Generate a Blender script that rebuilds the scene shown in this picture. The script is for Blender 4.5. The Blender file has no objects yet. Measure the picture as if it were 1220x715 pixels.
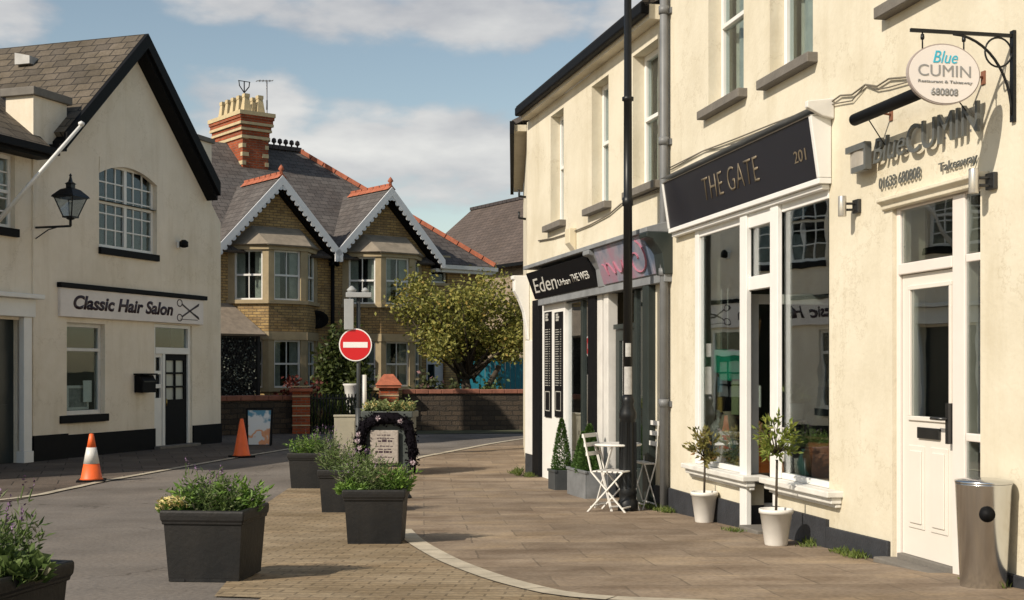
import bpy, bmesh, math, random
from mathutils import Vector, Matrix
random.seed(7)
R = math.radians
C = bpy.context.scene.collection
HC = 1.6          # camera height above the far ground
FX = 1500.0       # focal length in reference pixels (width 1220)
HX, HY = 610.0, 440.0

# ------------------------------------------------------------ terrain
KN = [(-60, 1.10), (4, 1.14), (6, 1.20), (7.36, 1.27), (8.78, 1.345), (9.7, 1.38), (13.7, 1.53), (17, 1.60), (900, 1.60)]
def gz(y):
    if y <= KN[0][0]: return HC - KN[0][1]
    for (a, ha), (b, hb) in zip(KN, KN[1:]):
        if y <= b: return HC - (ha + (hb-ha)*(y-a)/(b-a))
    return 0.0
def gp(px, py):
    """ground point seen in the direction px,py"""
    y = 10.0
    for _ in range(60):
        y = .5*y + .5*(HC-gz(y))*FX/(py-HY)
    return Vector(((px-HX)/FX*y, y, gz(y)))

# ------------------------------------------------------------ materials
MATS = {}
def mat(name, col, rough=.6, var=.0, scale=3., bump=0., bscale=40., metal=0., spec=.5, col2=None, stain=0., grime=False):
    if name in MATS: return MATS[name]
    m = bpy.data.materials.new(name); m.use_nodes = True; MATS[name] = m
    nt = m.node_tree; N = nt.nodes; L = nt.links
    b = N['Principled BSDF']; b.inputs['Roughness'].default_value = rough
    b.inputs['Metallic'].default_value = metal; b.inputs['Specular IOR Level'].default_value = spec
    b.inputs['Base Color'].default_value = (*col, 1)
    tc = N.new('ShaderNodeTexCoord')
    if var > 0 or col2:
        n = N.new('ShaderNodeTexNoise'); n.inputs['Scale'].default_value = scale; n.inputs['Detail'].default_value = 6; n.inputs['Roughness'].default_value = .65
        L.new(tc.outputs['Object'], n.inputs['Vector'])
        r = N.new('ShaderNodeValToRGB'); L.new(n.outputs['Fac'], r.inputs['Fac'])
        c2 = col2 or tuple(c*(1-var) for c in col)
        r.color_ramp.elements[0].position = .32; r.color_ramp.elements[0].color = (*c2, 1)
        r.color_ramp.elements[1].position = .68; r.color_ramp.elements[1].color = (*[min(1, c*(1+var*.3)) for c in col], 1)
        out = r.outputs['Color']
        if stain > 0:     # vertical rain streaks and grime
            mp = N.new('ShaderNodeMapping'); mp.inputs['Scale'].default_value = (2.6, 2.6, .3)
            L.new(tc.outputs['Object'], mp.inputs['Vector'])
            n2 = N.new('ShaderNodeTexNoise'); n2.inputs['Scale'].default_value = 1.0; n2.inputs['Detail'].default_value = 7; n2.inputs['Roughness'].default_value = .7
            L.new(mp.outputs['Vector'], n2.inputs['Vector'])
            r2 = N.new('ShaderNodeValToRGB'); L.new(n2.outputs['Fac'], r2.inputs['Fac'])
            r2.color_ramp.elements[0].position = .50; r2.color_ramp.elements[0].color = (1, 1, 1, 1)
            r2.color_ramp.elements[1].position = .80; v = 1-stain; r2.color_ramp.elements[1].color = (v, v*.97, v*.9, 1)
            mx = N.new('ShaderNodeMix'); mx.data_type = 'RGBA'; mx.blend_type = 'MULTIPLY'; mx.inputs[0].default_value = 1
            L.new(out, mx.inputs[6]); L.new(r2.outputs['Color'], mx.inputs[7]); out = mx.outputs[2]
        if grime:    # hairline cracks and blotchy patched areas
            v = N.new('ShaderNodeTexVoronoi'); v.feature = 'DISTANCE_TO_EDGE'; v.inputs['Scale'].default_value = .55
            nn = N.new('ShaderNodeTexNoise'); nn.inputs['Scale'].default_value = 2.5; nn.inputs['Detail'].default_value = 8; nn.inputs['Roughness'].default_value = .7; L.new(tc.outputs['Object'], nn.inputs['Vector'])
            va = N.new('ShaderNodeVectorMath'); va.operation = 'MULTIPLY_ADD'; va.inputs[1].default_value = (1.3, 1.3, 1.3); L.new(nn.outputs['Color'], va.inputs[0]); L.new(tc.outputs['Object'], va.inputs[2]); L.new(va.outputs[0], v.inputs['Vector'])
            rc = N.new('ShaderNodeValToRGB'); L.new(v.outputs['Distance'], rc.inputs['Fac']); rc.color_ramp.elements[0].position = .0; rc.color_ramp.elements[0].color = (.78, .75, .70, 1); rc.color_ramp.elements[1].position = .006; rc.color_ramp.elements[1].color = (1, 1, 1, 1)
            nb = N.new('ShaderNodeTexNoise'); nb.inputs['Scale'].default_value = .45; nb.inputs['Detail'].default_value = 9; nb.inputs['Roughness'].default_value = .75; L.new(tc.outputs['Object'], nb.inputs['Vector'])
            rb2 = N.new('ShaderNodeValToRGB'); L.new(nb.outputs['Fac'], rb2.inputs['Fac']); rb2.color_ramp.elements[0].position = .36; rb2.color_ramp.elements[0].color = (.90, .88, .83, 1); rb2.color_ramp.elements[1].position = .56; rb2.color_ramp.elements[1].color = (1, 1, 1, 1)
            for o2 in (rc, rb2):
                mx = N.new('ShaderNodeMix'); mx.data_type = 'RGBA'; mx.blend_type = 'MULTIPLY'; mx.inputs[0].default_value = 1
                L.new(out, mx.inputs[6]); L.new(o2.outputs['Color'], mx.inputs[7]); out = mx.outputs[2]
        L.new(out, b.inputs['Base Color'])
    if bump > 0:
        n = N.new('ShaderNodeTexNoise'); n.inputs['Scale'].default_value = bscale; n.inputs['Detail'].default_value = 5
        L.new(tc.outputs['Object'], n.inputs['Vector'])
        bp = N.new('ShaderNodeBump'); bp.inputs['Strength'].default_value = bump; bp.inputs['Distance'].default_value = .02
        L.new(n.outputs['Fac'], bp.inputs['Height']); L.new(bp.outputs['Normal'], b.inputs['Normal'])
    return m

def brickmat(name, c1, c2, mortar, w, h, ms, rough=.85, bump=.5, wob=.0, saw=False, offset=.5, bias=0., big=None, bigscale=.6, rot=0., mdist=.02, streak=None, cracks=0.):
    if name in MATS: return MATS[name]
    m = bpy.data.materials.new(name); m.use_nodes = True; MATS[name] = m
    nt = m.node_tree; N = nt.nodes; L = nt.links
    b = N['Principled BSDF']; b.inputs['Roughness'].default_value = rough; b.inputs['Specular IOR Level'].default_value = .3
    uv = N.new('ShaderNodeUVMap'); vec = uv.outputs['UV']
    if rot:
        mp = N.new('ShaderNodeMapping'); mp.inputs['Rotation'].default_value = (0, 0, rot); L.new(vec, mp.inputs['Vector']); vec = mp.outputs['Vector']
    uvec = vec
    if wob > 0:
        n = N.new('ShaderNodeTexNoise'); n.inputs['Scale'].default_value = 4; n.inputs['Detail'].default_value = 2; L.new(vec, n.inputs['Vector'])
        s = N.new('ShaderNodeVectorMath'); s.operation = 'SUBTRACT'; s.inputs[1].default_value = (.5, .5, .5); L.new(n.outputs['Color'], s.inputs[0])
        s2 = N.new('ShaderNodeVectorMath'); s2.operation = 'SCALE'; s2.inputs['Scale'].default_value = wob; L.new(s.outputs[0], s2.inputs[0])
        a = N.new('ShaderNodeVectorMath'); L.new(vec, a.inputs[0]); L.new(s2.outputs[0], a.inputs[1]); vec = a.outputs[0]
    def bt(o):
        t = N.new('ShaderNodeTexBrick'); t.offset = offset; t.inputs['Scale'].default_value = 1; t.inputs['Brick Width'].default_value = w
        t.inputs['Row Height'].default_value = h; t.inputs['Mortar Size'].default_value = ms; t.inputs['Mortar Smooth'].default_value = .2; t.inputs['Bias'].default_value = bias
        L.new(vec, t.inputs['Vector']); return t
    t = bt(0); t.inputs['Color1'].default_value = (*c1, 1); t.inputs['Color2'].default_value = (*c2, 1); t.inputs['Mortar'].default_value = (*mortar, 1)
    n = N.new('ShaderNodeTexNoise'); n.inputs['Scale'].default_value = bigscale; n.inputs['Detail'].default_value = 8; n.inputs['Roughness'].default_value = .7; L.new(uvec, n.inputs['Vector'])
    r = N.new('ShaderNodeValToRGB'); L.new(n.outputs['Fac'], r.inputs['Fac'])
    bc = big or (.72, .70, .66)
    r.color_ramp.elements[0].position = .35; r.color_ramp.elements[0].color = (*bc, 1)
    r.color_ramp.elements[1].position = .65; r.color_ramp.elements[1].color = (1.0, 1.0, 1.0, 1)
    mx = N.new('ShaderNodeMix'); mx.data_type = 'RGBA'; mx.blend_type = 'MULTIPLY'; mx.inputs[0].default_value = 1
    L.new(t.outputs['Color'], mx.inputs[6]); L.new(r.outputs['Color'], mx.inputs[7])
    # fine grain
    n3 = N.new('ShaderNodeTexNoise'); n3.inputs['Scale'].default_value = 30; n3.inputs['Detail'].default_value = 4; L.new(uvec, n3.inputs['Vector'])
    r3 = N.new('ShaderNodeValToRGB'); L.new(n3.outputs['Fac'], r3.inputs['Fac']); r3.color_ramp.elements[0].color = (.7, .7, .7, 1); r3.color_ramp.elements[0].position = .3
    r3.color_ramp.elements[1].position = .6
    mx3 = N.new('ShaderNodeMix'); mx3.data_type = 'RGBA'; mx3.blend_type = 'MULTIPLY'; mx3.inputs[0].default_value = 1
    L.new(mx.outputs[2], mx3.inputs[6]); L.new(r3.outputs['Color'], mx3.inputs[7])
    fin = mx3.outputs[2]
    if streak:
        mp = N.new('ShaderNodeMapping'); mp.inputs['Scale'].default_value = streak[0]; L.new(uvec, mp.inputs['Vector'])
        ns = N.new('ShaderNodeTexNoise'); ns.inputs['Scale'].default_value = 1; ns.inputs['Detail'].default_value = 6; ns.inputs['Roughness'].default_value = .6; L.new(mp.outputs['Vector'], ns.inputs['Vector'])
        rs = N.new('ShaderNodeValToRGB'); L.new(ns.outputs['Fac'], rs.inputs['Fac']); rs.color_ramp.elements[0].position = .34; rs.color_ramp.elements[0].color = (*streak[1], 1); rs.color_ramp.elements[1].position = .66; rs.color_ramp.elements[1].color = (*streak[2], 1)
        e = rs.color_ramp.elements.new(.5); e.color = (1, 1, 1, 1)
        mx = N.new('ShaderNodeMix'); mx.data_type = 'RGBA'; mx.blend_type = 'MULTIPLY'; mx.inputs[0].default_value = 1; L.new(fin, mx.inputs[6]); L.new(rs.outputs['Color'], mx.inputs[7]); fin = mx.outputs[2]
    if cracks:
        v = N.new('ShaderNodeTexVoronoi'); v.feature = 'DISTANCE_TO_EDGE'; v.inputs['Scale'].default_value = cracks
        nn = N.new('ShaderNodeTexNoise'); nn.inputs['Scale'].default_value = 1.2; nn.inputs['Detail'].default_value = 9; L.new(uvec, nn.inputs['Vector'])
        va = N.new('ShaderNodeVectorMath'); va.operation = 'MULTIPLY_ADD'; va.inputs[1].default_value = (1.8, 1.8, 1.8); L.new(nn.outputs['Color'], va.inputs[0]); L.new(uvec, va.inputs[2]); L.new(va.outputs[0], v.inputs['Vector'])
        rc = N.new('ShaderNodeValToRGB'); L.new(v.outputs['Distance'], rc.inputs['Fac']); rc.color_ramp.elements[0].color = (.5, .48, .46, 1); rc.color_ramp.elements[1].position = .006; rc.color_ramp.elements[1].color = (1, 1, 1, 1)
        mx = N.new('ShaderNodeMix'); mx.data_type = 'RGBA'; mx.blend_type = 'MULTIPLY'; mx.inputs[0].default_value = 1; L.new(fin, mx.inputs[6]); L.new(rc.outputs['Color'], mx.inputs[7]); fin = mx.outputs[2]
    L.new(fin, b.inputs['Base Color'])
    bp = N.new('ShaderNodeBump'); bp.inputs['Strength'].default_value = bump; bp.inputs['Distance'].default_value = mdist
    if saw:
        sx = N.new('ShaderNodeSeparateXYZ'); L.new(vec, sx.inputs[0])
        d = N.new('ShaderNodeMath'); d.operation = 'DIVIDE'; d.inputs[1].default_value = h; L.new(sx.outputs['Y'], d.inputs[0])
        f = N.new('ShaderNodeMath'); f.operation = 'FRACT'; L.new(d.outputs[0], f.inputs[0])
        i = N.new('ShaderNodeMath'); i.operation = 'SUBTRACT'; i.inputs[0].default_value = 1; L.new(f.outputs[0], i.inputs[1])
        j = N.new('ShaderNodeMath'); j.operation = 'SUBTRACT'; L.new(i.outputs[0], j.inputs[0]); L.new(t.outputs['Fac'], j.inputs[1])
        L.new(j.outputs[0], bp.inputs['Height'])
    else:
        i = N.new('ShaderNodeMath'); i.operation = 'SUBTRACT'; L.new(n3.outputs['Fac'], i.inputs[0]); L.new(t.outputs['Fac'], i.inputs[1])
        L.new(i.outputs[0], bp.inputs['Height'])
    L.new(bp.outputs['Normal'], b.inputs['Normal'])
    return m

def glassmat(name, tint=(.8, .85, .85), base=.07, k=.9, pw=3.0, rough=.01):
    if name in MATS: return MATS[name]
    m = bpy.data.materials.new(name); m.use_nodes = True; MATS[name] = m
    nt = m.node_tree; N = nt.nodes; L = nt.links; N.remove(N['Principled BSDF'])
    o = N['Material Output']; tr = N.new('ShaderNodeBsdfTransparent'); tr.inputs[0].default_value = (*tint, 1)
    gl = N.new('ShaderNodeBsdfGlossy'); gl.inputs['Roughness'].default_value = rough; gl.inputs['Color'].default_value = (.95, .97, 1, 1)
    lw = N.new('ShaderNodeLayerWeight'); lw.inputs['Blend'].default_value = .5
    p = N.new('ShaderNodeMath'); p.operation = 'POWER'; p.inputs[1].default_value = pw; L.new(lw.outputs['Facing'], p.inputs[0])
    a = N.new('ShaderNodeMath'); a.operation = 'MULTIPLY_ADD'; a.inputs[1].default_value = k; a.inputs[2].default_value = base; L.new(p.outputs[0], a.inputs[0]); a.use_clamp = True
    # slight waviness of old glass
    tc = N.new('ShaderNodeTexCoord'); n = N.new('ShaderNodeTexNoise'); n.inputs['Scale'].default_value = 1.6; L.new(tc.outputs['Object'], n.inputs['Vector'])
    bp = N.new('ShaderNodeBump'); bp.inputs['Strength'].default_value = .06; bp.inputs['Distance'].default_value = .02; L.new(n.outputs['Fac'], bp.inputs['Height']); L.new(bp.outputs['Normal'], gl.inputs['Normal'])
    mx = N.new('ShaderNodeMixShader'); L.new(a.outputs[0], mx.inputs[0]); L.new(tr.outputs[0], mx.inputs[1]); L.new(gl.outputs[0], mx.inputs[2]); L.new(mx.outputs[0], o.inputs[0])
    return m

def leafmat(name, c1, c2, c3=None, scale=25.):
    if name in MATS: return MATS[name]
    m = bpy.data.materials.new(name); m.use_nodes = True; MATS[name] = m
    nt = m.node_tree; N = nt.nodes; L = nt.links; b = N['Principled BSDF']; b.inputs['Roughness'].default_value = .55; b.inputs['Specular IOR Level'].default_value = .35
    g = N.new('ShaderNodeNewGeometry'); r = N.new('ShaderNodeValToRGB'); L.new(g.outputs['Random Per Island'], r.inputs['Fac'])
    r.color_ramp.elements[0].color = (*c1, 1); r.color_ramp.elements[1].color = (*c2, 1)
    if c3:
        e = r.color_ramp.elements.new(.85); e.color = (*c2, 1); r.color_ramp.elements[-1].color = (*c3, 1)
    L.new(r.outputs['Color'], b.inputs['Base Color'])
    t = N.new('ShaderNodeBsdfTranslucent'); L.new(r.outputs['Color'], t.inputs['Color'])
    mx = N.new('ShaderNodeMixShader'); mx.inputs[0].default_value = .3; L.new(b.outputs[0], mx.inputs[1]); L.new(t.outputs[0], mx.inputs[2]); L.new(mx.outputs[0], N['Material Output'].inputs[0])
    return m

CREAM = mat('cream render', (.66, .605, .482), .85, .07, .9, .16, 26, stain=.16, grime=True)
SALONR = mat('pale render', (.80, .72, .60), .88, .09, .8, .22, 26, stain=.17, grime=True)
WHITE = mat('white paint', (.74, .73, .70), .45, .06, 4)
OFFW = mat('aged white paint', (.66, .64, .60), .5, .12, 5)
PINKW = mat('pale pink white paint', (.72, .66, .61), .4, .05, 4)
DOORW = mat('white door', (.70, .655, .59), .35, .04, 3)
BLACK = mat('black paint', (.0065, .0065, .0075), .6, .2, 8, spec=.12)
BLACKM = mat('black iron', (.008, .009, .010), .4, .2, 12, spec=.35)
PLINTH = mat('grey black plinth paint', (.030, .032, .038), .7, .35, 5, .3, 40)
GREYSILL = mat('grey stone sill', (.16, .145, .125), .8, .2, 8, .2)
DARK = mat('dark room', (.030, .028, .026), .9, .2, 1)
ROOMG = mat('room grey', (.09, .085, .078), .9, .3, 1)
CURT = mat('curtain', (.42, .40, .34), .9, .25, 6)
LEAD = mat('lead flashing', (.22, .23, .24), .6, .3, 4)
STONE = mat('dressed buff stone', (.38, .30, .18), .85, .18, 4, .2, 40)
GLASS = glassmat('window glass', base=.03, k=.22); SHOPG = glassmat('shop glass', (.82, .86, .84), .13, 1.0, 2.4, .004)
SLATE = brickmat('stone roof tiles', (.185, .150, .112), (.115, .095, .075), (.04, .034, .03), .34, .24, .012, wob=.05, saw=True, bump=.9, mdist=.04, big=(.6, .58, .5), bigscale=1.2)
SLATE2 = brickmat('grey roof slates', (.16, .145, .135), (.11, .10, .095), (.05, .047, .045), .28, .2, .008, saw=True, bump=.7, mdist=.03, wob=.02, big=(.65, .6, .58))
SLATEB = brickmat('brown roof slates', (.15, .115, .098), (.115, .09, .078), (.05, .04, .04), .3, .22, .01, saw=True, bump=.7, mdist=.03, wob=.02)
BRICK = brickmat('yellow stock brick', (.56, .38, .16), (.35, .235, .115), (.17, .135, .09), .225, .075, .009, bump=.5, mdist=.012, big=(.62, .58, .52), bigscale=2.)
REDB = brickmat('red brick', (.46, .10, .035), (.30, .07, .03), (.26, .16, .11), .225, .075, .009, bump=.5, mdist=.012, big=(.7, .66, .6), bigscale=3.)
STONEW = brickmat('dark rubble stone', (.115, .085, .06), (.06, .048, .038), (.05, .042, .034), .32, .13, .014, wob=.05, bump=.8, mdist=.03)
REDT = mat('terracotta', (.40, .12, .06), .8, .35, 6, .3, 30)
COPE = mat('red coping', (.27, .105, .065), .8, .4, 3, .3, 30)

# ------------------------------------------------------------ mesh builder
NOSPLIT = {'print', 'emblem', 'bars', 'price_lines', 'lattice', 'foliage', 'flowers', 'ivy', 'drape', 'chimney_banding', 'hip_tiles', 'ridge_tiles', 'fixing', 'crown', 'bargeboard', 'seat', 'backrest', 'boards'}
class MB:
    def __init__(s): s.v = []; s.f = []; s.m = []; s.sm = []
    def add(s, vs, fs, mi=0, smooth=False):
        o = len(s.v); s.v += [tuple(v) for v in vs]
        for f in fs: s.f.append([o+i for i in f]); s.m.append(mi); s.sm.append(smooth)
        return s
    def box(s, x0, x1, y0, y1, z0, z1, mi=0):
        if x0 > x1: x0, x1 = x1, x0
        if y0 > y1: y0, y1 = y1, y0
        if z0 > z1: z0, z1 = z1, z0
        return s.add([(x0,y0,z0),(x1,y0,z0),(x1,y1,z0),(x0,y1,z0),(x0,y0,z1),(x1,y0,z1),(x1,y1,z1),(x0,y1,z1)],
                     [(0,3,2,1),(4,5,6,7),(0,1,5,4),(1,2,6,5),(2,3,7,6),(3,0,4,7)], mi)
    def prism(s, poly, a, b, axis='y', mi=0):
        """poly in the plane across axis, extruded from a to b"""
        def P(u, v, t): return {'y': (u, t, v), 'x': (t, u, v), 'z': (u, v, t)}[axis]
        n = len(poly); vs = [P(u, v, a) for u, v in poly]+[P(u, v, b) for u, v in poly]
        fs = [tuple(range(n)), tuple(range(2*n-1, n-1, -1))]+[(i, i+n, (i+1) % n+n, (i+1) % n) for i in range(n)]
        return s.add(vs, fs, mi)
    def bar(s, a, b, w, h=None, mi=0, up=(0, 0, 1)):
        a = Vector(a); b = Vector(b); d = (b-a).normalized(); up = Vector(up)
        if abs(d.dot(up)) > .98: up = Vector((0, 1, 0))
        x = d.cross(up).normalized(); y = x.cross(d); h = h or w
        vs = []
        for p in (a, b):
            for sx, sy in ((-1,-1),(1,-1),(1,1),(-1,1)): vs.append(p+x*sx*w/2+y*sy*h/2)
        return s.add(vs, [(0,1,2,3),(7,6,5,4),(0,4,5,1),(1,5,6,2),(2,6,7,3),(3,7,4,0)], mi)
    def tube(s, pts, r, seg=8, mi=0, smooth=True):
        pts = [Vector(p) for p in pts]; rr = r if isinstance(r, (list, tuple)) else [r]*len(pts); vs = []; n = len(pts); prev = None
        for i, p in enumerate(pts):
            d = (pts[min(i+1, n-1)]-pts[max(i-1, 0)]).normalized()
            u = prev if prev is not None else (Vector((0, 0, 1)) if abs(d.z) < .9 else Vector((1, 0, 0)))
            x = u - d*u.dot(d); x.normalize(); prev = x; y = d.cross(x)
            for k in range(seg):
                a = 2*math.pi*k/seg; vs.append(p+(x*math.cos(a)+y*math.sin(a))*rr[i])
        fs = [(i*seg+k, i*seg+(k+1) % seg, (i+1)*seg+(k+1) % seg, (i+1)*seg+k) for i in range(n-1) for k in range(seg)]
        s.add(vs, fs, mi, smooth)
        s.f.append([len(s.v)-len(vs)+k for k in range(seg)][::-1]); s.m.append(mi); s.sm.append(False)
        s.f.append([len(s.v)-seg+k for k in range(seg)]); s.m.append(mi); s.sm.append(False)
        return s
    def lathe(s, prof, c=(0, 0, 0), seg=16, mi=0, smooth=True, sq=0., ang=0.):
        """prof = [(r,z)]; sq>0 blends the circle towards a square"""
        vs = []
        for r, z in prof:
            for k in range(seg):
                a = 2*math.pi*k/seg+ang; ca, sa = math.cos(a), math.sin(a)
                q = 1/max(abs(ca), abs(sa)); f = (1-sq)+sq*q
                vs.append((c[0]+r*ca*f, c[1]+r*sa*f, c[2]+z))
        n = len(prof); fs = [(i*seg+k, i*seg+(k+1) % seg, (i+1)*seg+(k+1) % seg, (i+1)*seg+k) for i in range(n-1) for k in range(seg)]
        s.add(vs, fs, mi, smooth); o = len(s.v)-len(vs)
        s.f.append([o+k for k in range(seg)][::-1]); s.m.append(mi); s.sm.append(False)
        s.f.append([o+(n-1)*seg+k for k in range(seg)]); s.m.append(mi); s.sm.append(False)
        return s
    def slab(s, poly, t=.08, mi=0):
        """sloping roof slab: poly is the top face, thickness downwards"""
        p = [Vector(v) for v in poly]; n = (p[1]-p[0]).cross(p[2]-p[0]).normalized()
        if n.z < 0: p.reverse(); n = -n
        k = len(p); vs = p+[v-n*t for v in p]
        return s.add(vs, [tuple(range(k)), tuple(range(2*k-1, k-1, -1))]+[(i, i+k, (i+1) % k+k, (i+1) % k) for i in range(k)], mi)
    def leaf(s, p, d, w, l, mi=0):
        p = Vector(p); d = Vector(d).normalized(); r = Vector((random.gauss(0,1), random.gauss(0,1), random.gauss(0,1)))
        x = d.cross(r)
        if x.length < 1e-4: x = Vector((1, 0, 0))
        x.normalize(); n = x.cross(d)
        m = p+d*l*.45+n*l*.06
        s.add([p, m+x*w/2, p+d*l-n*l*.08, m-x*w/2], [(0, 1, 2), (0, 2, 3)], mi); return s
    def wall(s, x0, x1, z0, z1, holes=(), th=.25, y=0., mi=0):
        xs = sorted({x0, x1, *[min(max(h[0], x0), x1) for h in holes], *[min(max(h[1], x0), x1) for h in holes]})
        zs = sorted({z0, z1, *[min(max(h[2], z0), z1) for h in holes], *[min(max(h[3], z0), z1) for h in holes]})
        inh = lambda x, z: any(h[0] < x < h[1] and h[2] < z < h[3] for h in holes)
        for a, b in zip(xs, xs[1:]):
            for c, d in zip(zs, zs[1:]):
                if inh((a+b)/2, (c+d)/2): continue
                s.add([(a,y,c),(b,y,c),(b,y,d),(a,y,d)], [(0,1,2,3)], mi)
                s.add([(a,y+th,c),(b,y+th,c),(b,y+th,d),(a,y+th,d)], [(3,2,1,0)], mi)
        for a, b, c, d in holes:
            a, b = max(a, x0), min(b, x1); c, d = max(c, z0), min(d, z1)
            s.add([(a,y,c),(a,y+th,c),(a,y+th,d),(a,y,d)], [(0,1,2,3)], mi); s.add([(b,y,c),(b,y+th,c),(b,y+th,d),(b,y,d)], [(3,2,1,0)], mi)
            s.add([(a,y,d),(a,y+th,d),(b,y+th,d),(b,y,d)], [(0,1,2,3)], mi); s.add([(a,y,c),(a,y+th,c),(b,y+th,c),(b,y,c)], [(3,2,1,0)], mi)
        s.add([(x0,y,z0),(x0,y+th,z0),(x0,y+th,z1),(x0,y,z1)], [(3,2,1,0)], mi); s.add([(x1,y,z0),(x1,y+th,z0),(x1,y+th,z1),(x1,y,z1)], [(0,1,2,3)], mi)
        s.add([(x0,y,z1),(x0,y+th,z1),(x1,y+th,z1),(x1,y,z1)], [(3,2,1,0)], mi)
        return s
    def pieces(s):
        par = list(range(len(s.v)))
        def fd(i):
            while par[i] != i: par[i] = par[par[i]]; i = par[i]
            return i
        for f in s.f:
            r = fd(f[0])
            for i in f[1:]: par[fd(i)] = r
        isl = {}
        for i in range(len(s.v)): isl.setdefault(fd(i), []).append(i)
        ks = list(isl)
        if len(ks) < 2 or len(ks) > 80: return None
        bb = []
        for k in ks:
            P = [s.v[i] for i in isl[k]]; bb.append(([min(p[c] for p in P) for c in range(3)], [max(p[c] for p in P) for c in range(3)]))
        gp_ = list(range(len(ks)))
        def g(i):
            while gp_[i] != i: i = gp_[i]
            return i
        for i in range(len(ks)):
            for j in range(i+1, len(ks)):
                gap = math.sqrt(sum(max(0, bb[i][0][c]-bb[j][1][c], bb[j][0][c]-bb[i][1][c])**2 for c in range(3)))
                sz = max(max(bb[q][1][c]-bb[q][0][c] for c in range(3)) for q in (i, j))
                if gap <= max(.02, .5*sz): gp_[g(i)] = g(j)
        n = len({g(i) for i in range(len(ks))})
        if n < 2 or n > 9: return None
        own = {ks[i]: g(i) for i in range(len(ks))}; out = {}
        for f, m, sm in zip(s.f, s.m, s.sm):
            k = own[fd(f[0])]
            if k not in out: out[k] = (MB(), {})
            mb, mp = out[k]
            for i in f:
                if i not in mp: mp[i] = len(mb.v); mb.v.append(s.v[i])
            mb.f.append([mp[i] for i in f]); mb.m.append(m); mb.sm.append(sm)
        return [o[0] for o in out.values()]
    def build(s, name, mats, parent=None, bevel=0., seg=2):
        if parent is not None and name not in NOSPLIT:
            pc = s.pieces()
            if pc: return [p.build1(name, mats, parent, bevel, seg) for p in pc][0]
        return s.build1(name, mats, parent, bevel, seg)
    def build1(s, name, mats, parent=None, bevel=0., seg=2):
        me = bpy.data.meshes.new(name); me.from_pydata(s.v, [], s.f)
        if not isinstance(mats, (list, tuple)): mats = [mats]
        for m in mats: me.materials.append(m)
        me.polygons.foreach_set('material_index', s.m); me.polygons.foreach_set('use_smooth', s.sm)
        uv = me.uv_layers.new(name='UVMap'); data = [0.0]*(len(me.loops)*2); vs = me.vertices; Z = Vector((0, 0, 1))
        for p in me.polygons:
            n = p.normal
            if abs(n.z) > .98: u = Vector((1, 0, 0)); v = Vector((0, 1, 0))
            else: u = Z.cross(n).normalized(); v = n.cross(u)
            for li in p.loop_indices:
                co = vs[me.loops[li].vertex_index].co; data[2*li] = co.dot(u); data[2*li+1] = co.dot(v)
        uv.data.foreach_set('uv', data); me.update()
        o = bpy.data.objects.new(name, me); C.objects.link(o)
        if parent: o.parent = parent
        if bevel:
            md = o.modifiers.new('bevel', 'BEVEL'); md.width = bevel; md.segments = seg; md.limit_method = 'ANGLE'; md.angle_limit = R(40)
        return o

def tag(o, label, cat, group=None, kind=None):
    o['label'] = label
    if kind: o['kind'] = kind
    else: o['category'] = cat
    if group: o['group'] = group
    return o
def thing(name, label, cat, loc=(0, 0, 0), rz=0., group=None):
    o = bpy.data.objects.new(name, None); C.objects.link(o); o.location = loc; o.rotation_euler = (0, 0, rz); o.empty_display_size = .2
    return tag(o, label, cat, group)

_tc = {}
def text(name, body, m, parent, loc, width, height, ext=.004, shear=0., bold=0., tilt=0., spacing=1.):
    """lettering in the parent's x/z plane, facing -y; loc = lower left corner"""
    cu = bpy.data.curves.new(name, 'FONT'); cu.body = body; cu.size = 1; cu.extrude = 0; cu.offset = bold; cu.shear = shear; cu.space_character = spacing; cu.resolution_u = 4
    to = bpy.data.objects.new('t', cu); C.objects.link(to); dg = bpy.context.evaluated_depsgraph_get(); dg.update()
    me = bpy.data.meshes.new_from_object(to.evaluated_get(dg)); bpy.data.objects.remove(to)
    xs = [v.co.x for v in me.vertices]; ys = [v.co.y for v in me.vertices]
    x0, x1, y0, y1 = min(xs), max(xs), min(ys), max(ys)
    for v in me.vertices:
        v.co.x = (v.co.x-x0)/(x1-x0)*width; v.co.y = (v.co.y-y0)/(y1-y0)*height; v.co.z = ext
    bm = bmesh.new(); bm.from_mesh(me)
    g = bmesh.ops.extrude_face_region(bm, geom=bm.faces[:]); 
    for e in g['geom']:
        if isinstance(e, bmesh.types.BMVert): e.co.z -= ext
    bmesh.ops.recalc_face_normals(bm, faces=bm.faces[:]); bm.to_mesh(me); bm.free()
    me.name = name; me.materials.clear(); me.materials.append(m)
    o = bpy.data.objects.new(name, me); C.objects.link(o); o.parent = parent; o.location = loc; o.rotation_euler = (R(90)+tilt, 0, 0)
    return o

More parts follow.
